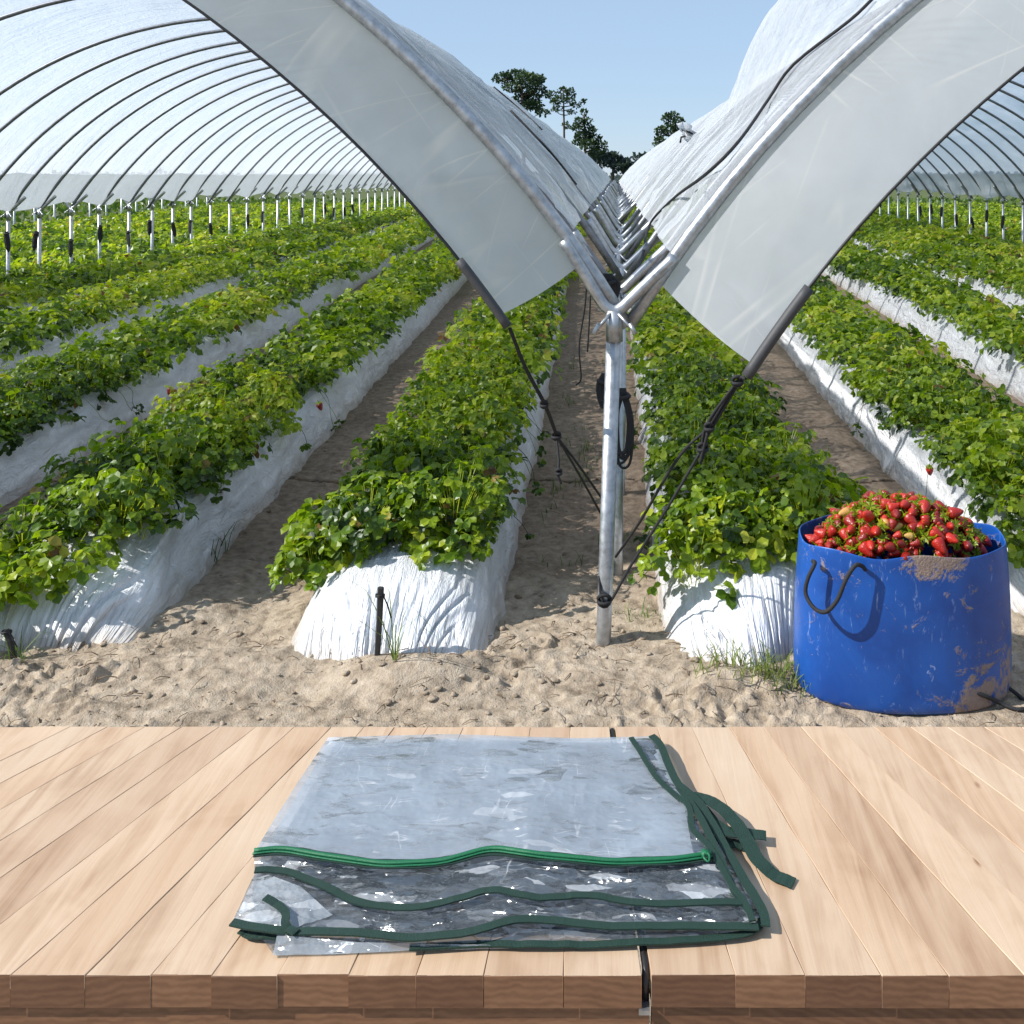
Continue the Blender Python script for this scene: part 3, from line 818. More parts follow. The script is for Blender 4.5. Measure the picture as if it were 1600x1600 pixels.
    if not left:
        # a bunched end of film tied with cord on the ridge line
        q = None
        o_ = Vector((0, 0, CH))
        hit = bvh.ray_cast(o_, (P(1082, 212, 1.0) - o_).normalized())[0]
        if hit is not None:
            k_ = hit.y / 9; m = MB(); n_ = 26; na = 15; vv = []
            for a_ in range(na):
                t_ = a_ / (na - 1)
                r_ = .052 * (1.15 - .55 * math.exp(-((t_ - .55) / .13) ** 2)) * (1 if t_ < .85 else (1 - t_) / .15 + .05)
                for k in range(n_):
                    an = 2 * math.pi * k / n_; w_ = 1 + .22 * math.sin(k * 2.9 + a_ * .5) + .3 * (float(vnoise(np.array(k * .7), np.array(a_ * .6), 3)) - .5)
                    vv.append((hit.x + (-.09 * t_ + r_ * w_ * math.cos(an)) * k_, hit.y + r_ * w_ * math.sin(an) * k_, hit.z + (-.05 + .15 * t_ + .03 * math.sin(an * 2 + 1)) * k_))
            m.add(vv, gridfaces(na, n_, True)); o = m.build('film_knot', M['valance'], T); o.location = -T.location
            m = MB(); c0 = hit + Vector((-.045, 0, .035)) * k_; rk = .045 * k_
            tube(m, [c0 + Vector((rk * math.cos(a), rk * math.sin(a), -.02 * math.cos(a) * k_)) for a in np.linspace(0, 2 * math.pi, 20)] + [c0 + Vector((-.06, -.02, -.05)) * k_, c0 + Vector((-.07, -.03, -.10)) * k_], .010 * k_, 6)
            o = m.build('tie_cord', M['rope'], T); o.location = -T.location
    return T, bvh

TL, BL = make_tunnel(CXL, 0)
TR, BR = make_tunnel(CXR, 9)

# ------------------------------------------------------------------ Y-topped legs
def leg_mbs(h=1.2, r=.026, lean=0.0, open_left=False):
    p = MB(); tube(p, [(-lean, 0, -.1), (-lean, 0, 0), (0, 0, h)], r, 14)
    y = MB()
    arms = [(-.185, 0, h + .265), (-.115, 0, h + .155), (-.055, 0, h + .055), (-.03, 0, h + .024), (0, 0, h + .010), (.03, 0, h + .024), (.062, 0, h + .055), (.135, 0, h + .125), (.22, 0, h + .205)]
    tube(y, arms, .0215, 12, 5)
    tube(y, [(0, 0, h - .10), (0, 0, h + .012)], r + .004, 14)
    b = []
    for sg in (-1, 1):
        q = MB(); tube(q, [(sg * .012, -.022, h + .005), (sg * .075, -.05, h - .062)], .0062, 6); tube(q, [(sg * .055, -.04, h - .03), (sg * .075, -.052, h - .066)], .008, 6)
        b.append(q)
    return p, y, b
G1 = 'galvanised legs of the centre row'
front = thing('tunnel_leg', 'tall shiny front leg with a Y shaped top standing between the two tunnels', 'support post', (0, 3.54, 0), G1)
p, y, b = leg_mbs(1.195, .027, .0394)
p.build('pole', M['galv'], front); y.build('fork', M['galv'], front)
for q in b: q.build('wing_bolt', M['galv'], front)

base = thing('tunnel_leg', 'galvanised leg directly behind the front post, second of the centre row', 'support post', (.012, 4.16, 0), G1)
p, y, b = leg_mbs(1.19, .025)
p.build('pole', M['galv'], base); y.build('fork', M['galv'], base)
for q in b: q.build('wing_bolt', M['galv'], base)
CH_OF[base.name] = kids(base)
def ordw(k): return ORD[k] if k < len(ORD) else None
for k, d in enumerate(DEP[2:]):
    w = ordw(k + 2)
    far = k + 2 > 9
    dup(base, (.012 + .004 * d, d, 0), None,
        f'galvanised Y topped leg in the centre gutter, {w} from the front' if not far else 'tiny distant Y topped leg at the far end of the centre gutter',
        G1 if not far else 'far legs of the centre row')
n_left = 0
for sx, nm in ((-1, 'left'), (1, 'right')):
    X = CXL - HW if sx < 0 else CXR + HW
    kk = 0
    for d in DEP:
        if d < abs(X) / (.628 if sx < 0 else .42) - 2.2: continue
        vis = d > abs(X) / (.628 if sx < 0 else .42)
        w = ordw(kk) if vis else None
        if vis: kk += 1
        far = kk > 12
        lab = (f'slim galvanised leg under the {nm} tunnel hem, {w} in from the {nm} picture edge' if w and not far else f'slim distant galvanised leg under the {nm} tunnel hem, towards its far end')
        if not vis: lab = f'galvanised leg of the outer {nm} row just outside the picture edge'
        dup(base, (X, d, 0), None, lab, f'legs of the outer {nm} row' + (' far end' if far else '') + ('' if vis else ' outside the frame'))
    X2 = X + sx * 8
    for d in DEP:
        if d < abs(X2) / (.628 if sx < 0 else .42) or d > 39: continue
        dup(base, (X2 , d, 0), None, f'small far leg in the row beyond the {nm} tunnel', f'legs beyond the {nm} tunnel')

# ------------------------------------------------------------------ ropes
def rope_thing(name, label, cat, strands, r, knots=(), group=None, mat='rope'):
    m = MB()
    for s in strands: tube(m, s, r, 6, 5)
    for c, kr in knots:
        c = Vector(c)
        for k in range(3):
            a = k * 1.1
            tube(m, [c + Vector((math.cos(t) * kr, math.sin(t) * kr * .8 * math.cos(a), math.sin(t) * kr * math.sin(a) + (k - 1) * r)) for t in np.linspace(0, 2 * math.pi, 12)], r * 1.15, 6)
    o = m.build(name, M[mat])
    return tag(o, label, cat, group)
cl = Vector((CXL + 4.43 * math.cos(R(34.6)), 3.288, CZ + 4.43 * math.sin(R(34.6))))
k1 = P(850, 632, 3.55); k2 = P(869, 681, 3.66)
rope_thing('guy_rope', 'black rope tying the left tunnel film corner to the front posts', 'rope',
           [[cl, P(820, 575, 3.44), k1, k2], [cl + Vector((.004, .004, 0)), P(822, 574, 3.45), k1 + Vector((.006, 0, 0)), k2 + Vector((.005, 0, 0))],
            [k2, P(905, 728, 3.86), P(955, 800, 4.13)], [k2, P(903, 738, 3.86), P(955, 832, 4.13)],
            [k2, P(873, 720, 3.62), P(872, 742, 3.6), P(877, 756, 3.6)]], .0048, [(k1, .012), (k2, .015), (P(873, 738, 3.6), .009)])
cr = Vector((CXR - 4.352 * math.cos(R(32.7)), 3.268, CZ + 4.352 * math.sin(R(32.7))))
k3 = P(1152, 596, 3.3); k4 = P(1108, 668, 3.36); k5 = P(1098, 700, 3.38)
rope_thing('guy_rope', 'black doubled rope running from the right film corner down to the front post', 'rope',
           [[cr, k3, k4, k5], [cr, k3 + Vector((.008, 0, 0)), k4 + Vector((.012, 0, 0)), k5 + Vector((.008, 0, .03))], [k3, k4 + Vector((-.008, 0, .01)), k5 + Vector((-.006, 0, -.03))],
            [k4, P(1060, 715, 3.44), P(1000, 815, 3.8), P(962, 870, 4.12)], [k5, P(1045, 790, 3.43), P(985, 885, 3.5), P(952, 942, 3.505), P(940, 935, 3.5), P(936, 900, 3.53)],
            [k4, k5 + Vector((-.01, -.01, -.05)), k5 + Vector((.006, -.01, -.01))]], .0055, [(k3, .016), (k4, .014), (k5, .016), (P(944, 938, 3.51), .022)])
# coils hung on legs
def coil_mb(L=.35, n=7, r=.0055, w=.03):
    m = MB()
    for k in range(n):
        q = random.uniform(-.012, .012); ww = w * random.uniform(.6, 1.2); LL = L * random.uniform(.8, 1.05)
        tube(m, [(q, -.02, 0), (q - ww, -.03, -LL * .4), (q - ww * .8, -.03, -LL * .9), (q, -.035, -LL), (q + ww * .8, -.03, -LL * .88), (q + ww, -.03, -LL * .4), (q, -.02, .0)], r, 6, 4)
    tube(m, [(-.03, -.03, -.03), (0, -.05, -.035), (.03, -.03, -.03), (0, .035, -.03), (-.03, -.03, -.03)], .009, 6, 4)
    return m
c1 = coil_mb(.33, 8, .0055, .034).build('rope_coil', M['rope'])
c1.location = P(972, 605, 4.12); tag(c1, 'bundle of black rope hanging low behind the front post', 'rope coil')
c2 = coil_mb(.14, 7, .007, .03).build('rope_coil', M['rope'])
c2.location = P(946, 582, 4.13); tag(c2, 'small black rope loop hanging left of the front post', 'rope coil')
c3 = coil_mb(.11, 10, .008, .035).build('rope_coil', M['rope'])
c3.location = P(950, 428, 4.1); tag(c3, 'knot of black rope bunched under the second fork', 'rope coil')
rope_thing('hanging_rope', 'thin black rope ends dangling left of the forked post tops', 'rope',
           [[P(918, 385, 5.0), P(915, 470, 5.0), P(905, 540, 5.0), P(908, 590, 5.0), P(900, 602, 5.0)], [P(925, 390, 5.05), P(922, 480, 5.05), P(918, 550, 5.05)]], .004)
cp = coil_mb(.26, 9, .011, .014).build('rope_coil', M['rope']); tag(cp, 'black rope bundle tied low on the nearest leg of the outer left row', 'rope coil', 'rope bundles on the outer left legs')
first = True; kc = 0
for sx, nm in ((-1, 'left'), (1, 'right')):
    X = CXL - HW if sx < 0 else CXR + HW
    for d in DEP:
        if d < abs(X) / (.628 if sx < 0 else .42) + .1 or d > 30: continue
        kc += 1
        if random.random() < .35 and d > 14: continue
        o = cp if first else cp.copy()
        if not first: COL.objects.link(o)
        first = False
        o.location = (X + random.uniform(-.02, .03), d - .02, random.uniform(.72, .95)); o.rotation_euler = (0, random.uniform(-.15, .15), random.uniform(-.5, .5))
        o['label'] = f'black rope bundle hanging on a slim leg of the outer {nm} row'; o['group'] = f'rope bundles on the outer {nm} legs'

# ------------------------------------------------------------------ weeds, grass tufts, twigs, stakes
def blades(mb, cx, cy, z, n, spread, h, w=.004, tone=.6):
    for k in range(n):
        a = random.uniform(0, 6.28); rr = spread * math.sqrt(random.random())
        b0 = Vector((cx + rr * math.cos(a), cy + rr * math.sin(a), z)); a2 = random.uniform(0, 6.28); hh = h * random.uniform(.5, 1.1)
        d = Vector((math.cos(a2), math.sin(a2), 0)); s = Vector((-math.sin(a2), math.cos(a2), 0)) * w * .5
        ln = random.uniform(.35, 1.5) * hh
        pts = [b0, b0 + d * ln * .25 + Vector((0, 0, hh * .55)), b0 + d * ln * .65 + Vector((0, 0, hh * .92)), b0 + d * ln * 1.1 + Vector((0, 0, hh * random.uniform(.7, 1.0)))]
        V = []
        for i, p_ in enumerate(pts):
            ww = (1, .9, .6, .05)[i]; V += [p_ - s * ww, p_ + s * ww]
        mb.add([tuple(v) for v in V], [[0, 1, 3, 2], [2, 3, 5, 4], [4, 5, 7, 6]], tone=min(1, max(0, random.gauss(tone, .18))))
def tuft(pts, label, h, group=None, tone=.6):
    m = MB()
    for (x, y_, n, sp) in pts:
        z = float(ground_z(np.array(x), np.array(y_))) - .01
        blades(m, x, y_, z, n, sp, h, .0042, tone)
    tag(m.build('grass_tuft', M['weed'], None, False), label, 'grass tuft', group)
q = PZ(622, 1035, 0.05); tuft([(q.x, q.y - .02, 9, .02)], 'small green grass tuft growing beside the black stake', .19, None, .75)
tuft([(PZ(1200, 1045, 0).x + random.uniform(-.12, .12), 3.27 + random.uniform(-.07, .06), 22, .05) for k in range(9)] + [(PZ(1140, 1060, 0).x, 3.26, 22, .07), (PZ(1100, 1062, 0).x, 3.26, 12, .05)], 'yellow green grass patch at the left foot of the blue tub', .075, None, .88)
q = PZ(985, 965, 0); tuft([(q.x, q.y, 16, .07), (q.x + .08, q.y + .02, 10, .05)], 'low grass tuft on the sand right of the front post foot', .05)
q = PZ(25, 1030, 0); tuft([(q.x, q.y, 14, .05)], 'little weed at the left end of the sand strip', .10)
for (px, py, lab) in ((330, 880, 'dark weed stem standing by the second bed on the left'), (345, 862, 'thin weed behind the other one by the second bed on the left')):
    q = PZ(px, py, 0); tuft([(q.x, q.y, 10, .03)], lab, .16, None, .1)
m = MB()
for k in range(900):     # short weeds along the path between rows
    x = random.uniform(-.33, .1); y_ = random.uniform(4.2, 9)
    if fbm(np.array(x * 6), np.array(y_ * 2.2), 3, 15) < .56: continue
    blades(m, x + rowx(-.2, y_) + .2, y_, float(ground_z(np.array(x), np.array(y_))) - .005, 2, .03, .05, .004, .4)
tag(m.build('path_grass', M['weed'], None, False), 'sparse short grass on the sandy path behind the front post', 'grass', None, 'stuff')
# field weeds along the outer legs and beyond
m = MB(); n = 26000
wy = RNG.uniform(9, 60, n); wx = np.where(RNG.random(n) < .45, RNG.choice([-8.0, 8.1], n) + RNG.normal(0, .45, n), RNG.choice([-1, 1], n) * RNG.uniform(8, 40, n))
keep = (np.abs(wx) < .75 * wy + 1); wx = wx[keep]; wy = wy[keep]; N = len(wx)
az = RNG.uniform(0, 6.28, N); el = RNG.uniform(.5, 1.4, N)
add_leaflets(m, np.stack([wx, wy, np.zeros(N) + RNG.uniform(0, .2, N)], -1), np.stack([np.cos(az) * np.cos(el), np.sin(az) * np.cos(el), np.sin(el)], -1), nrmz(RNG.normal(0, 1, (N, 3))), RNG.uniform(.12, .32, N), RNG.uniform(.2, .8, N), False)
tag(m.build('field_weeds', M['weed'], None, False), 'green weeds along the outer legs and across the far field', 'weeds', None, 'stuff')
# twigs, straw and crumbs on the sand
m = MB()
for k in range(330):
    x = random.uniform(-2.1, 2.1); y_ = random.uniform(2.9, 3.7); a = random.uniform(0, 6.28); L = random.uniform(.015, .075)
    z = float(ground_z(np.array(x), np.array(y_))) + .004
    d = Vector((math.cos(a), math.sin(a), random.uniform(-.1, .25))) * L
    tube(m, [Vector((x, y_, z)), Vector((x, y_, z + .004)) + d * .5 + Vector((random.uniform(-.006, .006), 0, .003)), Vector((x, y_, z)) + d], random.uniform(.0009, .002), 4)
tag(m.build('straw_litter', M['twig']), 'dry twigs and straw bits scattered over the front sand', 'litter', None, 'stuff')
m = MB(); ico = bmesh.new(); bmesh.ops.create_icosphere(ico, subdivisions=2, radius=1); iv = np.array([v.co[:] for v in ico.verts]); fi = np.array([[v.index for v in f.verts] for f in ico.faces]); ico.free()
for k in range(1500):
    x = random.uniform(-2.2, 2.2); y_ = random.uniform(2.9, 3.75) if random.random() < .75 else random.uniform(3.75, 6.5)
    s_ = .0022 + .010 * random.random() ** 4
    v = iv * (1 + .5 * (vnoise(iv[:, 0] * 2.2 + k, iv[:, 1] * 2.2 + iv[:, 2] * 3, k)[:, None] - .5) * 1.8) * s_ * np.array([random.uniform(.8, 1.5), random.uniform(.8, 1.3), .7])
    z = float(ground_z(np.array(x), np.array(y_)))
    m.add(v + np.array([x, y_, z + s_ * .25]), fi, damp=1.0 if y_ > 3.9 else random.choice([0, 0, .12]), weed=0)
tag(m.build('soil_crumbs', M['ground']), 'loose clods and crumbs of sandy soil', 'soil crumbs', None, 'stuff')

def stake(px, top, bot, d, lab, lean=0, w=.011):
    a = P(px, bot, d); b_ = P(px + lean, top, d)
    t = thing('marker_stake', lab, 'stake', (a.x, a.y, a.z))
    m = MB(); L = b_ - a
    tube(m, [Vector((0, 0, -.06)), L * .5 + Vector((.003, 0, 0)), L], [w * .9, w, w * 1.05], 6); m.build('shaft', M['stake'], t, False)
    m = MB(); tube(m, [L * .86 + Vector((w * 1.3 * math.cos(q_), w * 1.3 * math.sin(q_), .004 * q_ / 6)) for q_ in np.linspace(0, 12, 24)] + [L * .8 + Vector((.03, -.015, -.01)), L * .7 + Vector((.045, -.02, -.03))], .0028, 5); m.build('binding', M['cord'], t)
stake(588, 918, 1018, 3.345, 'short black stake pinned into the gathered mound of white film', 7)
stake(22, 985, 1015, 3.44, 'dark stake leaning at the left end of the white beds', -14, .012)

# ------------------------------------------------------------------ blue tub full of strawberries
BX, BY = .957, 3.265
tubT = thing('tub', 'cut down blue plastic drum with mud stains, heaped with strawberries', 'tub', (BX, BY, 0))
nA = 120
def oval(a, rx, ry): 
    c, s_ = math.cos(a), math.sin(a); p_ = 2.25
    k = (abs(c) ** p_ + abs(s_) ** p_) ** (-1 / p_)
    return rx * k * c, ry * k * s_
HT = .497
prof = [(.93, .0), (.985, .006), (1.01, .03), (1.012, .12), (1.0, .25), (.985, .38), (.972, .44), (.966, .485), (.962, HT), (.95, HT + .002), (.944, HT - .004), (.944, .44), (.955, .3), (.955, .05), (.0, .03)]
V = []; mud = []
for (s_, z) in prof:
    for k in range(nA):
        a = 2 * math.pi * k / nA
        x, y_ = oval(a, .352 * s_, .205 * s_)
        wob = .006 * math.sin(a * 3 + 1) + .004 * math.sin(a * 7)
        zz = z + (wob if z > .3 else wob * max(0, z / .3)) - (.014 * math.exp(-((a - 1.5 * math.pi + .35) / .25) ** 2) if z > .43 else 0)
        x *= 1 + .006 * math.sin(a * 4 + z * 9); V.append((x, y_, zz))
        fr = a - 1.5 * math.pi
        md = sstep(.30, .485, z) * (math.exp(-((fr - .12) / .55) ** 2) + .3 * math.exp(-((fr - .9) / .3) ** 2)) * 1.0
        md = .78 * md
        md = max(float(md), .72 * float(1 - sstep(.05, .3, z)) * float(sstep(-.1, .5, fr)), .42 * float(sstep(.3, .49, z)), .30)
        mud.append(md)
m = MB(); m.add(V, gridfaces(len(prof), nA, True)[:, ::-1], mud=mud); m.build('tub_wall', M['bucket'], tubT)
# more vertical resolution for mud mask: refine with subdivision
mod = [o for o in bpy.data.objects if o.name.startswith('tub_wall')][0].modifiers.new('sub', 'SUBSURF'); mod.levels = 2; mod.render_levels = 2
W = lambda px, py, d: P(px, py, d) - Vector((BX, BY, 0))
fy = lambda px, ex=0: BY - .205 * (max(0, 1 - abs((px * 1.0 - 1403) / 166) ** 2.25)) ** (1 / 2.25) - ex
m = MB()
h = [(1270, 877, -.012), (1273, 881, .012), (1262, 905, .035), (1259, 928, .045), (1272, 950, .05), (1290, 956, .05), (1308, 938, .045), (1322, 905, .035), (1336, 884, .022), (1346, 884, .008), (1352, 890, -.012)]
tube(m, [W(px, py, fy(px, ex)) for px, py, ex in h], .0068, 8, 5); m.build('rope_handle', M['rope'], tubT)
m = MB()
h = [(1512, 1082, -.01), (1518, 1080, .015), (1540, 1088, .05), (1562, 1098, .08), (1585, 1110, .10), (1600, 1116, .10), (1612, 1108, .06), (1595, 1090, .03), (1572, 1072, .01), (1556, 1064, .0)]
tube(m, [W(px, min(py, 1108), fy(min(px, 1560), ex)) for px, py, ex in h], .0065, 8, 5); m.build('rope_handle', M['rope'], tubT)
# heap
bA = make_berry(M['berry'], 'ripe red strawberry in the heap filling the blue tub', 'strawberries in the blue tub')
bP = make_berry(M['berry_pale'], 'pale unripe strawberry among the red ones in the blue tub', 'pale strawberries in the blue tub')
CH_OF[bA.name] = kids(bA); CH_OF[bP.name] = kids(bP)
used = {bA.name: False, bP.name: False}
placed = []
tries = 0
while len(placed) < 370 and tries < 30000:
    tries += 1
    a = random.uniform(0, 6.28); rr = math.sqrt(random.random())
    x = -.012 + .285 * rr * math.cos(a); y_ = .162 * rr * math.sin(a)
    xn = (x + .005) / .305
    top = .455 + .165 * max(0, 1 - abs(xn) ** 2.0 * 1.0 - (y_ / .20) ** 2) + .014 * (random.random() - .5)
    lay = random.choice([0, 0, 0, 1, 2]); z = top - lay * .03
    if any((x - q[0]) ** 2 + (y_ - q[1]) ** 2 + (z - q[2]) ** 2 < .0245 ** 2 for q in placed): continue
    placed.append((x, y_, z))
    src = bP if random.random() < .045 else bA
    rot = (random.uniform(.9, 2.2), random.uniform(-.6, .6), random.uniform(0, 6.28)) if random.random() < .6 else (random.uniform(-.9, .9), random.uniform(-.9, .9), random.uniform(0, 6.28))
    loc = (BX + x, BY + y_, z); sc = random.choice([random.uniform(.6, .85), random.uniform(.8, 1.0), random.uniform(.9, 1.18)])
    if not used[src.name]:
        used[src.name] = True; src.location = loc; src.rotation_euler = rot; src.scale = (sc,) * 3
    else: dup(src, loc, rot, None, None, sc)
for (px, py, d, lab) in ((498, 630, 5.5, 'dark red strawberry hanging over the film of the second bed left of the post'), (267, 606, 6.2, 'small red strawberry hanging on the film of the third bed left of the post'), (1252, 725, 4.75, 'small red strawberry peeping from the row beside the tub'), (1452, 730, 4.6, 'orange red strawberry in the leaves of the row behind the tub')):
    o = dup(bA, P(px, py, d), (.3, .2, random.uniform(0, 6)), lab, 'strawberries on the plants', 1.0)

# ------------------------------------------------------------------ table
TZ = .75
def tpt(px, py, z=TZ): return PZ(px, py, z)
dN, dF = F * (CH - TZ) / (1524 - VY), F * (CH - TZ) / (1136 - VY)
table = thing('table', 'pale wooden plank table top with brown end grain in the foreground', 'table', (0, (dN + dF) / 2, 0))
org = table.location
seams = list(range(-1380, -100, 116)) + [17, 133, 235, 330, 433, 545, 651, 756, 880, 1002, 1018, 1150, 1259, 1378, 1482, 1600] + list(range(1714, 3300, 115))
VPX, VPY = 903, 748        # the boards taper towards the back
top = MB(); end = MB()
def far_px(px): return VPX + (px - VPX) * (1136 - VPY) / (1524 - VPY)
TH_ = .038; bv = .0007
for k in range(len(seams) - 1):
    if seams[k] == 1002: continue
    a, b_ = seams[k], seams[k + 1]
    x0, x1 = (a - VX) * dN / F + .00018, (b_ - VX) * dN / F - .00018
    X0, X1 = (far_px(a) - VX) * dF / F + .00018, (far_px(b_) - VX) * dF / F - .00018
    jf = random.uniform(-.0011, .0011); jz = random.uniform(-.0004, .0004)
    y0, y1 = dN + jf, dF + random.uniform(-.002, .002)
    ny = 14; V = []
    val = random.random()
    for j in range(ny + 1):
        t = j / ny; xa = x0 + (X0 - x0) * t; xb = x1 + (X1 - x1) * t; yy = y0 + (y1 - y0) * t
        wv = .0006 * math.sin(j * 1.7 + k)
        for dx, dz in ((0, -TH_), (0, -bv), (bv, 0)): V.append((xa + dx + wv, yy, TZ + jz + dz))
        for dx, dz in ((-bv, 0), (0, -bv), (0, -TH_)): V.append((xb + dx + wv, yy, TZ + jz + dz))
    # round the front lip
    for q in (2, 3): V[q] = (V[q][0], V[q][1] + bv, V[q][2])
    fs = [list(f)[::-1] for f in gridfaces(ny + 1, 6)]
    fs.append([ny * 6 + c for c in range(6)])
    V = [(v[0], v[1] - org.y, v[2]) for v in V]
    top.add(V, fs, plank=val)
    f6 = [Vector(V[c]) for c in range(6)]
    end.add([tuple(Vector(v) + Vector((0, -.0004, 0))) for v in f6], [[0, 5, 4, 3, 2, 1]], plank=random.random())
top.build('tabletop', M['wood'], table, False)
end.build('end_grain', M['endg'], table, False)
xl, xr = (seams[0] - VX) * dN / F, (seams[-1] - VX) * dN / F
m = MB(); 
for a, b_ in ((xl, (1016 - VX) * dN / F - .001), ((1017 - VX) * dN / F + .001, xr)):
    box(m, (a, dN + .004 - org.y, TZ - TH_ - .092), (b_, dN + .03 - org.y, TZ - TH_ - .003), plank=random.random())
box(m, (xl + .1, dF - .06 - org.y, TZ - TH_ - .09), (xr - .2, dF - .035 - org.y, TZ - TH_ - .002), plank=.4)
m.build('apron', M['rail'], table, False)
for lx in (xl + .06, xr - .12):
    for ly in (dN + .034, dF - .12):
        m = MB(); box(m, (lx, ly - org.y, 0), (lx + .055, ly + .055 - org.y, TZ - TH_ - .001), plank=random.random()); m.build('leg', M['rail'], table, False)
# dark strip added to stand for the shade in the slot between the halves
m = MB(); gxn = (1010 - VX) * dN / F; gxf = (far_px(1010) - VX) * dF / F
tube(m, [(gxn - .001, dN + .012 - org.y, TZ - .036), (gxn - .001, dN + .006 - org.y, TZ - .012), (gxn, dN + .02 - org.y, TZ - .006), (gxf, dF - org.y, TZ - .006)], .0048, 8); m.build('gap_shade', M['slot'], table)
m = MB(); box(m, (gxn - .009, dN - .004 - org.y, TZ - TH_ - .006), (gxn + .004, dN + .02 - org.y, TZ - TH_ - .0005)); m.build('bracket', M['galv'], table, False)

# ------------------------------------------------------------------ folded clear cover
cover = thing('folded_cover', 'folded clear plastic greenhouse cover with dark green taped edges on the table', 'plastic cover', (tpt(780, 1330).x, tpt(780, 1330).y, TZ))
co = cover.location
def zoff(v): return (v[0] - co.x, v[1] - co.y, v[2] - co.z)
def poly(pts, n, hz):
    """pixel polyline -> n world points at height(s) above the table"""
    p_ = np.array(pts, float); L = np.concatenate([[0], np.cumsum(np.hypot(*np.diff(p_, axis=0).T))]); t = np.linspace(0, L[-1], n)
    sm = np.stack([np.interp(t, L, p_[:, 0]), np.interp(t, L, p_[:, 1])], -1)
    k = np.ones(7) / 7; pad = np.concatenate([np.repeat(sm[:1], 3, 0), sm, np.repeat(sm[-1:], 3, 0)])
    sm = np.stack([np.convolve(pad[:, c], k, 'valid') for c in (0, 1)], -1); sm[0] = p_[0]; sm[-1] = p_[-1]
    h_ = np.interp(np.linspace(0, 1, n), np.linspace(0, 1, len(hz)), hz) if hasattr(hz, '__len__') else np.full(n, hz)
    return np.array([tuple(PZ(a, b_, TZ + c)) for (a, b_), c in zip(sm, h_)])
def sheet(name, A, B, ha, hb, mat, n=260, mrows=110, amp=.004, sd=0, bulge=.0, lab=None):
    a = poly(A, n, ha); b_ = poly(B, n, hb)
    t = np.linspace(0, 1, mrows)[:, None, None]
    G = a[None] * (1 - t) + b_[None] * t
    X, Y = G[..., 0], G[..., 1]
    d = (ridge(X * 22 + 3 * fbm(X * 9, Y * 9, 2, sd + 2), Y * 42, 4, sd) - .55) * amp + (ridge(X * 55, Y * 80 + X * 30, 3, sd + 8) - .6) * amp * .5
    d = d + (fbm(X * 6, Y * 11, 3, sd + 4) - .45) * amp * 1.6
    ed = np.sin(np.pi * np.linspace(0, 1, mrows))[:, None] ** .5
    G[..., 2] += d * (.25 + .75 * ed) + bulge * np.sin(np.pi * np.linspace(0, 1, mrows))[:, None]
    G[..., 2] = np.maximum(G[..., 2], TZ + .0015)
    m = MB(); m.add(G.reshape(-1, 3) - np.array(co), gridfaces(mrows, n)[:, ::-1]); o = m.build(name, mat, cover)
    if lab: o['label'] = lab
    return o
backE = [(513, 1152), (700, 1147), (900, 1153), (1026, 1150)]
zipL = [(397, 1332), (440, 1327), (500, 1338), (600, 1352), (690, 1348), (768, 1326), (850, 1338), (960, 1348), (1050, 1345), (1112, 1336)]
b2 = [(398, 1362), (440, 1358), (500, 1382), (560, 1412), (640, 1420), (710, 1408), (770, 1388), (830, 1405), (920, 1398), (1000, 1414), (1080, 1412), (1165, 1410)]
b3 = [(362, 1442), (400, 1450), (470, 1456), (560, 1458), (640, 1466), (740, 1458), (800, 1436), (850, 1436), (950, 1448), (1040, 1446), (1185, 1448)]
botE = [(428, 1492), (520, 1490), (640, 1484), (800, 1481), (960, 1478), (1080, 1474), (1192, 1452)]
sheet('top_panel', backE, zipL, .016, [.024, .022, .02, .028, .02, .018], M['clear'], 300, 150, .0022, 1, .004)
sheet('under_panel', [(516, 1156), (770, 1153), (1024, 1156)], [(402, 1350), (760, 1352), (1112, 1350)], .006, .008, M['clear'], 120, 80, .003, 5)
sheet('upper_fold', [(p_[0], p_[1] + 6) for p_ in zipL], b2, [.022, .02, .018, .026, .018, .016], [.018, .016, .022, .016, .014], M['clear2'], 300, 60, .0055, 11)
sheet('middle_fold', [(p_[0], p_[1] + 3) for p_ in b2], b3, [.017, .015, .02, .015, .013], [.008, .010, .014, .01, .008], M['clear2'], 300, 60, .0055, 17)
sheet('lower_fold', [(p_[0] + (30 if j < 2 else 0), p_[1] + 3) for j, p_ in enumerate(b3)], botE, [.008, .010, .014, .01, .008], .003, M['clear2'], 300, 40, .004, 23)
sheet('base_layer', [(400, 1345), (760, 1350), (1120, 1342)], [(388, 1450), (760, 1462), (1186, 1448)], .004, .003, M['clear2'], 160, 60, .003, 29)
sheet('front_lip', [(440, 1430), (446, 1462), (560, 1472), (760, 1476)], [(426, 1493), (520, 1491), (640, 1485), (800, 1482)], [.018, .010, .012, .008], [.004, .003, .004, .003], M['clear3'], 200, 40, .004, 35)
sheet('left_flap', [(396, 1372), (420, 1366), (470, 1385), (520, 1430)], [(366, 1440), (400, 1446), (432, 1452), (450, 1455)], [.02, .024, .02, .012], [.010, .012, .013, .012], M['clear3'], 120, 60, .006, 41)
sheet('side_panel', [(1027, 1152), (1052, 1216), (1085, 1247), (1142, 1335), (1192, 1432)], [(985, 1156), (1036, 1230), (1070, 1262), (1082, 1330), (1160, 1440)], [.016, .02, .018, .012, .01], [.02, .022, .02, .018, .014], M['clear2'], 200, 40, .004, 47)
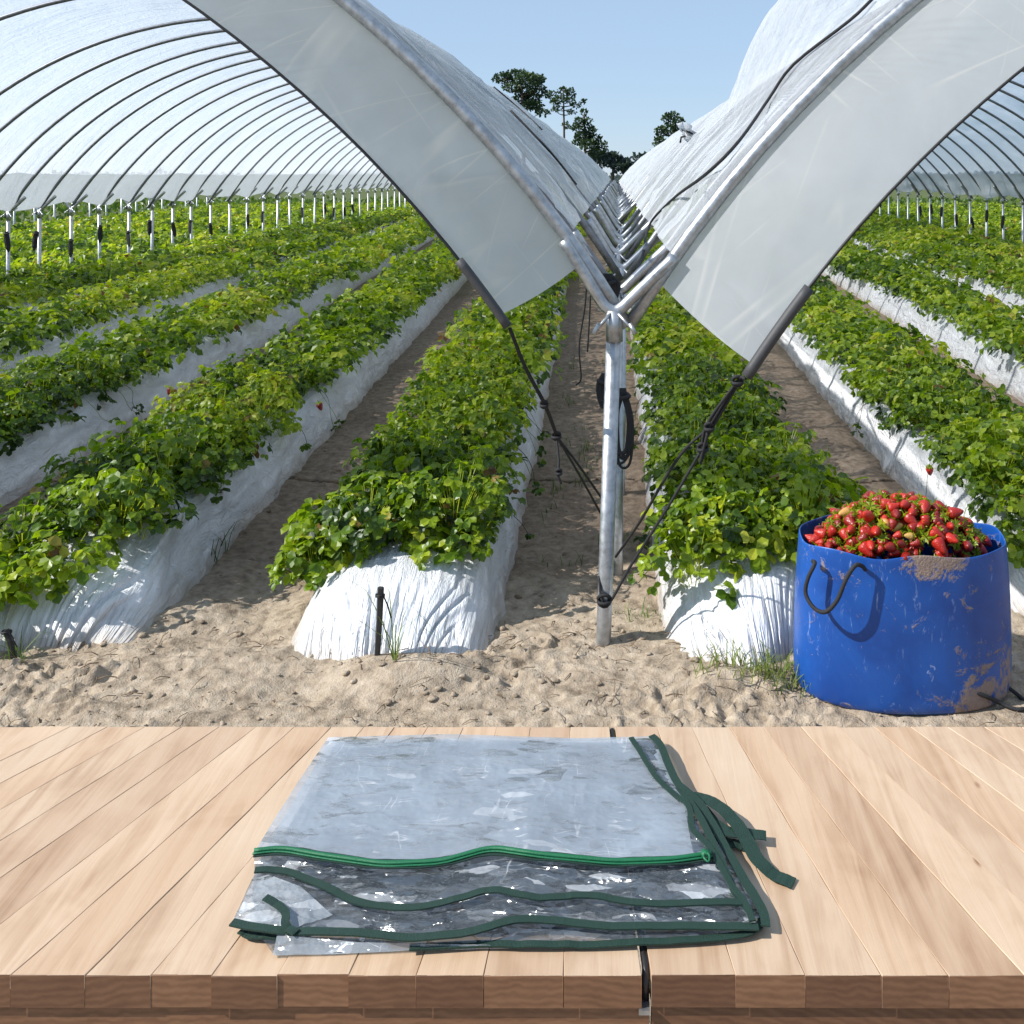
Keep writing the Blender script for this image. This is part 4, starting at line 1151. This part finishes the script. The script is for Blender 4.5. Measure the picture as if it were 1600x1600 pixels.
def tape(name, pts, hz, w, mat='green', th=.002, n=None, lab=None):
    q = poly(pts, n or max(24, len(pts) * 8), hz)
    wob = (fbm(np.arange(len(q)) * .21, np.zeros(len(q)), 3, len(pts)) - .45) * .004
    q[:, 2] += np.maximum(wob, -.001)
    m = MB(); ribbon(m, [Vector(v) - co for v in q], w, th, None, 0); o = m.build(name, M[mat], cover, False)
    if lab: o['label'] = lab
    return o
H1 = [.029, .027, .025, .033, .025, .023]
zt = tape('zip_tape', [(p_[0], p_[1] + 1) for p_ in zipL], H1, .017, 'green', .0015)
q = poly(zipL, 120, H1)
m = MB(); tube(m, [Vector(v) - co + Vector((0, 0, .003)) for v in q], .0033, 8, 0, .7)
tube(m, [Vector(v) - co + Vector((0, -.006, .0025)) for v in q], .0016, 6, 0, .7)
zc = m.build('zip_coil', M['zip'], zt)
m = MB(); e = PZ(1103, 1338, TZ + .027) - co
box(m, (e.x - .006, e.y - .004, e.z), (e.x + .006, e.y + .006, e.z + .006)); tube(m, [e + Vector((-.002, -.003, .005)), e + Vector((-.004, -.011, .006)), e + Vector((.002, -.016, .004)), e + Vector((.004, -.008, .006)), e + Vector((.002, -.002, .006))], .0014, 6, 3)
m.build('zip_pull', M['zip'], zt)
tape('edge_tape', b2, [.023, .021, .027, .021, .019], .0105)
tape('edge_tape', [(p_[0], p_[1] + 1) for p_ in b3], [.014, .016, .019, .015, .013], .0115)
tape('edge_tape', [(376, 1455), (392, 1462), (440, 1464)], .006, .011)
tape('edge_tape', [(640, 1482), (760, 1474), (830, 1478), (960, 1476), (1080, 1470), (1160, 1462), (1190, 1454), (1197, 1440), (1190, 1420)], [.006, .006, .005, .005, .006, .008], .010)
tape('edge_tape', [(1018, 1150), (1030, 1158), (1048, 1205), (1060, 1228), (1092, 1252), (1118, 1295), (1145, 1345), (1172, 1390), (1196, 1430), (1196, 1448)], [.02, .022, .024, .02, .016, .014, .012], .012)
tape('edge_tape', [(986, 1154), (1004, 1180), (1024, 1216), (1050, 1240), (1078, 1258), (1080, 1300), (1100, 1312), (1122, 1345), (1140, 1380), (1166, 1412), (1176, 1440)], [.022, .025, .026, .026, .022, .018], .0085)
tape('edge_tape', [(1060, 1230), (1090, 1268), (1120, 1330), (1150, 1400), (1172, 1425)], [.024, .026, .024, .02, .016], .010)
tape('edge_tape', [(414, 1402), (432, 1412), (448, 1428), (444, 1446), (462, 1458)], [.026, .022, .020, .018], .010)
tape('tie_strap', [(1082, 1246), (1104, 1248), (1128, 1262), (1150, 1286), (1166, 1312), (1184, 1345), (1206, 1366), (1240, 1380)], [.018, .022, .022, .018, .012, .008, .004, .003], .021, 'green', .0012, 60)
tape('tie_strap', [(1096, 1262), (1118, 1290), (1140, 1302), (1168, 1302), (1197, 1306)], [.014, .016, .016, .014, .012], .020, 'green', .0012, 40)
tape('tie_strap', [(1104, 1300), (1130, 1316), (1158, 1320), (1170, 1326)], [.006, .008, .006, .004], .017, 'green', .0012, 30)

# ------------------------------------------------------------------ trees beyond the field
def tufts(mb, c, rx, ry, rz, n, size):
    u = nrmz(RNG.normal(0, 1, (n, 3))) * (RNG.uniform(.25, 1, n) ** .5)[:, None]
    pos = np.array(c) + u * np.array([rx, ry, rz]); N = n
    d = nrmz(u + RNG.normal(0, .6, (N, 3)) + np.array([0, 0, .35])); nn = nrmz(RNG.normal(0, 1, (N, 3)))
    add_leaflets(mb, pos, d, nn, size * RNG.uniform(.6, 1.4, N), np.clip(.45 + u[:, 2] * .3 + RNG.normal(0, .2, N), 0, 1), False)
def tree(name, label, cat, d, trunk_px, clumps, mat, group, size=.25, n=560, trunk_r=.22):
    """clumps: (px, py, rx px, rz px)"""
    bx = P(trunk_px[0][0], VY, d).x
    T = thing(name, label, cat, (bx, d, 0), group); o_ = np.array([bx, d, 0])
    m = MB(); c = MB(); k = d / F
    tp = [np.array([bx, d, -.2])] + [np.array(P(px, py, d)) for px, py in trunk_px]
    tube(m, [Vector(q - o_) for q in tp], np.linspace(trunk_r, trunk_r * .3, 8), 8, 4)
    path = np.array([list(v) for v in smoothpath([Vector(q) for q in tp], 8)])
    for (px, py, rx, rz) in clumps:
        dy = random.uniform(-1, 1) * rx * k * .8
        q = np.array(P(px, py, d)) + np.array([0, dy, 0])
        # limb from the trunk a bit below the clump
        near = path[np.argmin(np.abs(path[:, 2] - (q[2] - .35 * abs(q[0] - path[np.argmin(np.abs(path[:, 2] - q[2])), 0]))))]
        tube(m, [Vector(near - o_), Vector((near + q) / 2 - o_ + np.array([0, 0, -.1])), Vector(q - o_)], [trunk_r * .4, trunk_r * .22, trunk_r * .1], 5, 3)
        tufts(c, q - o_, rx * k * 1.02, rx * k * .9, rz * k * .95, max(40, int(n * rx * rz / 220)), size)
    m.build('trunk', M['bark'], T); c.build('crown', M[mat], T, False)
G = 'pines beyond the tunnels'
tree('pine_tree', 'broad flat topped pine rising behind the left tunnel', 'pine tree', 95, [(818, 215), (816, 150), (812, 125)],
     [(785, 122, 16, 8), (806, 116, 20, 9), (826, 126, 20, 11), (838, 124, 13, 9), (800, 138, 14, 7), (820, 142, 16, 8), (843, 138, 9, 6), (812, 155, 13, 8), (832, 152, 13, 9), (836, 166, 12, 7), (848, 176, 11, 5), (828, 165, 10, 8), (852, 148, 7, 5)], 'pine', G)
tree('pine_tree', 'slender open pine with sparse branches, middle of the three left pines', 'pine tree', 92, [(882, 262), (881, 180), (880, 140)],
     [(879, 143, 7, 6), (893, 146, 6, 8), (876, 156, 11, 6), (889, 158, 9, 4), (866, 160, 8, 4), (900, 165, 8, 3.5), (912, 158, 5, 3), (872, 170, 8, 3), (893, 176, 7, 3), (884, 196, 6, 5), (866, 172, 5, 3), (862, 148, 6, 6)], 'pine', G, .24, 420, .16)
tree('pine_tree', 'dark ragged pine sloping down to the right behind the left tunnel', 'pine tree', 90, [(915, 275), (914, 225), (913, 178)],
     [(913, 176, 4, 6), (905, 190, 8, 5), (918, 190, 8, 5), (902, 200, 9, 5), (922, 204, 10, 6), (912, 212, 14, 7), (930, 216, 9, 6), (940, 226, 8, 5), (920, 226, 14, 8), (905, 222, 10, 6), (932, 238, 12, 8)], 'pine', G)
tree('pine_tree', 'dark pine rising behind the right tunnel edge', 'pine tree', 92, [(1048, 275), (1050, 230), (1052, 185)],
     [(1052, 182, 7, 7), (1040, 186, 5, 8), (1060, 192, 8, 8), (1032, 205, 8, 8), (1048, 204, 12, 9), (1062, 212, 12, 9), (1030, 222, 9, 8), (1042, 228, 12, 9), (1026, 238, 8, 7), (1060, 232, 14, 10)], 'pine', G)
G = 'hazy trees at the end of the valley'
ft = [(938, 250, 15, 16, 'dark hazy tree merging with the ragged pine'), (958, 252, 16, 14, 'rounded hazy tree filling the left foot of the gap'), (975, 258, 13, 12, 'small hazy bush low in the gap, left of centre'), (986, 264, 10, 10, 'lowest hazy bush in the middle of the gap'), (1004, 254, 14, 14, 'hazy rounded tree just right of the gap centre'), (1022, 250, 15, 15, 'hazy tree filling the right foot of the gap')]
for (px, py, rx, rz, lab) in ft:
    tree('far_tree', lab, 'tree', 150, [(px, py + 6), (px + 1, py - 6)], [(px + random.uniform(-.6, .6) * rx, py + random.uniform(-.6, .7) * rz, rx * .5, rz * .42) for _ in range(9)], 'farleaf', G, .6, 260, .25)
m = MB()
for k in range(900):
    x = random.uniform(-190, 190); y_ = random.uniform(165, 190); hh = random.uniform(.8, 1.9)
    if k % 3 == 0: tufts(m, (x, y_, hh * .5), 3.5, 3, hh * .55, 60, .8)
tag(m.build('distant_woods', M['farleaf'], None, False), 'low hazy band of woods along the far edge of the field', 'woods', None, 'stuff')

# ------------------------------------------------------------------ light, sky, camera
sun_dir = Vector((-.74, -.20, .645)).normalized()
L = bpy.data.lights.new('sun', 'SUN'); L.energy = 5.0; L.angle = R(.53); L.color = (1, .97, .92)
lo = bpy.data.objects.new('sun', L); link(lo); lo.rotation_euler = (-sun_dir).to_track_quat('-Z', 'Y').to_euler(); lo.location = (-20, -5, 20)
w = bpy.data.worlds.new('World'); S.world = w; w.use_nodes = True
nt = w.node_tree; bg = nt.nodes['Background']
sky = nt.nodes.new('ShaderNodeTexSky'); sky.sky_type = 'NISHITA'; sky.sun_disc = False
sky.sun_elevation = math.asin(sun_dir.z); sky.sun_rotation = math.atan2(sun_dir.x, sun_dir.y)
sky.air_density = 1.0; sky.dust_density = 0.0; sky.ozone_density = 4.0; sky.air_density = 1.0
tint = nt.nodes.new('ShaderNodeMix'); tint.data_type = 'RGBA'; tint.blend_type = 'MULTIPLY'; tint.inputs[0].default_value = 1; tint.inputs[7].default_value = (.95, .96, 1.06, 1)
nt.links.new(sky.outputs[0], tint.inputs[6])
hz_ = nt.nodes.new('ShaderNodeMix'); hz_.data_type = 'RGBA'; hz_.inputs[0].default_value = .7; hz_.inputs[7].default_value = (3.55, 4.75, 6.2, 1)   # even, hazy summer sky
nt.links.new(tint.outputs[2], hz_.inputs[6]); nt.links.new(hz_.outputs[2], bg.inputs[0]); bg.inputs[1].default_value = .105

cam = bpy.data.cameras.new('camera'); co_ = bpy.data.objects.new('camera', cam); link(co_)
co_.location = (0, 0, CH); co_.rotation_euler = (R(90), 0, 0)
cam.sensor_width = 36; cam.lens = 36 * F / 1600
cam.shift_x = (800 - VX) / 1600; cam.shift_y = (VY - 800) / 1600
cam.clip_start = .05; cam.clip_end = 3000
S.camera = co_
S.view_settings.view_transform = 'Standard'; S.view_settings.look = 'None'; S.view_settings.exposure = .42; S.view_settings.gamma = 1
cy = S.cycles
cy.use_denoising = True
try: cy.denoiser = 'OPENIMAGEDENOISE'
except Exception: pass
cy.max_bounces = 8; cy.diffuse_bounces = 4; cy.glossy_bounces = 3; cy.transmission_bounces = 4; cy.transparent_max_bounces = 16
cy.caustics_reflective = False; cy.caustics_refractive = False
cy.sample_clamp_indirect = 8
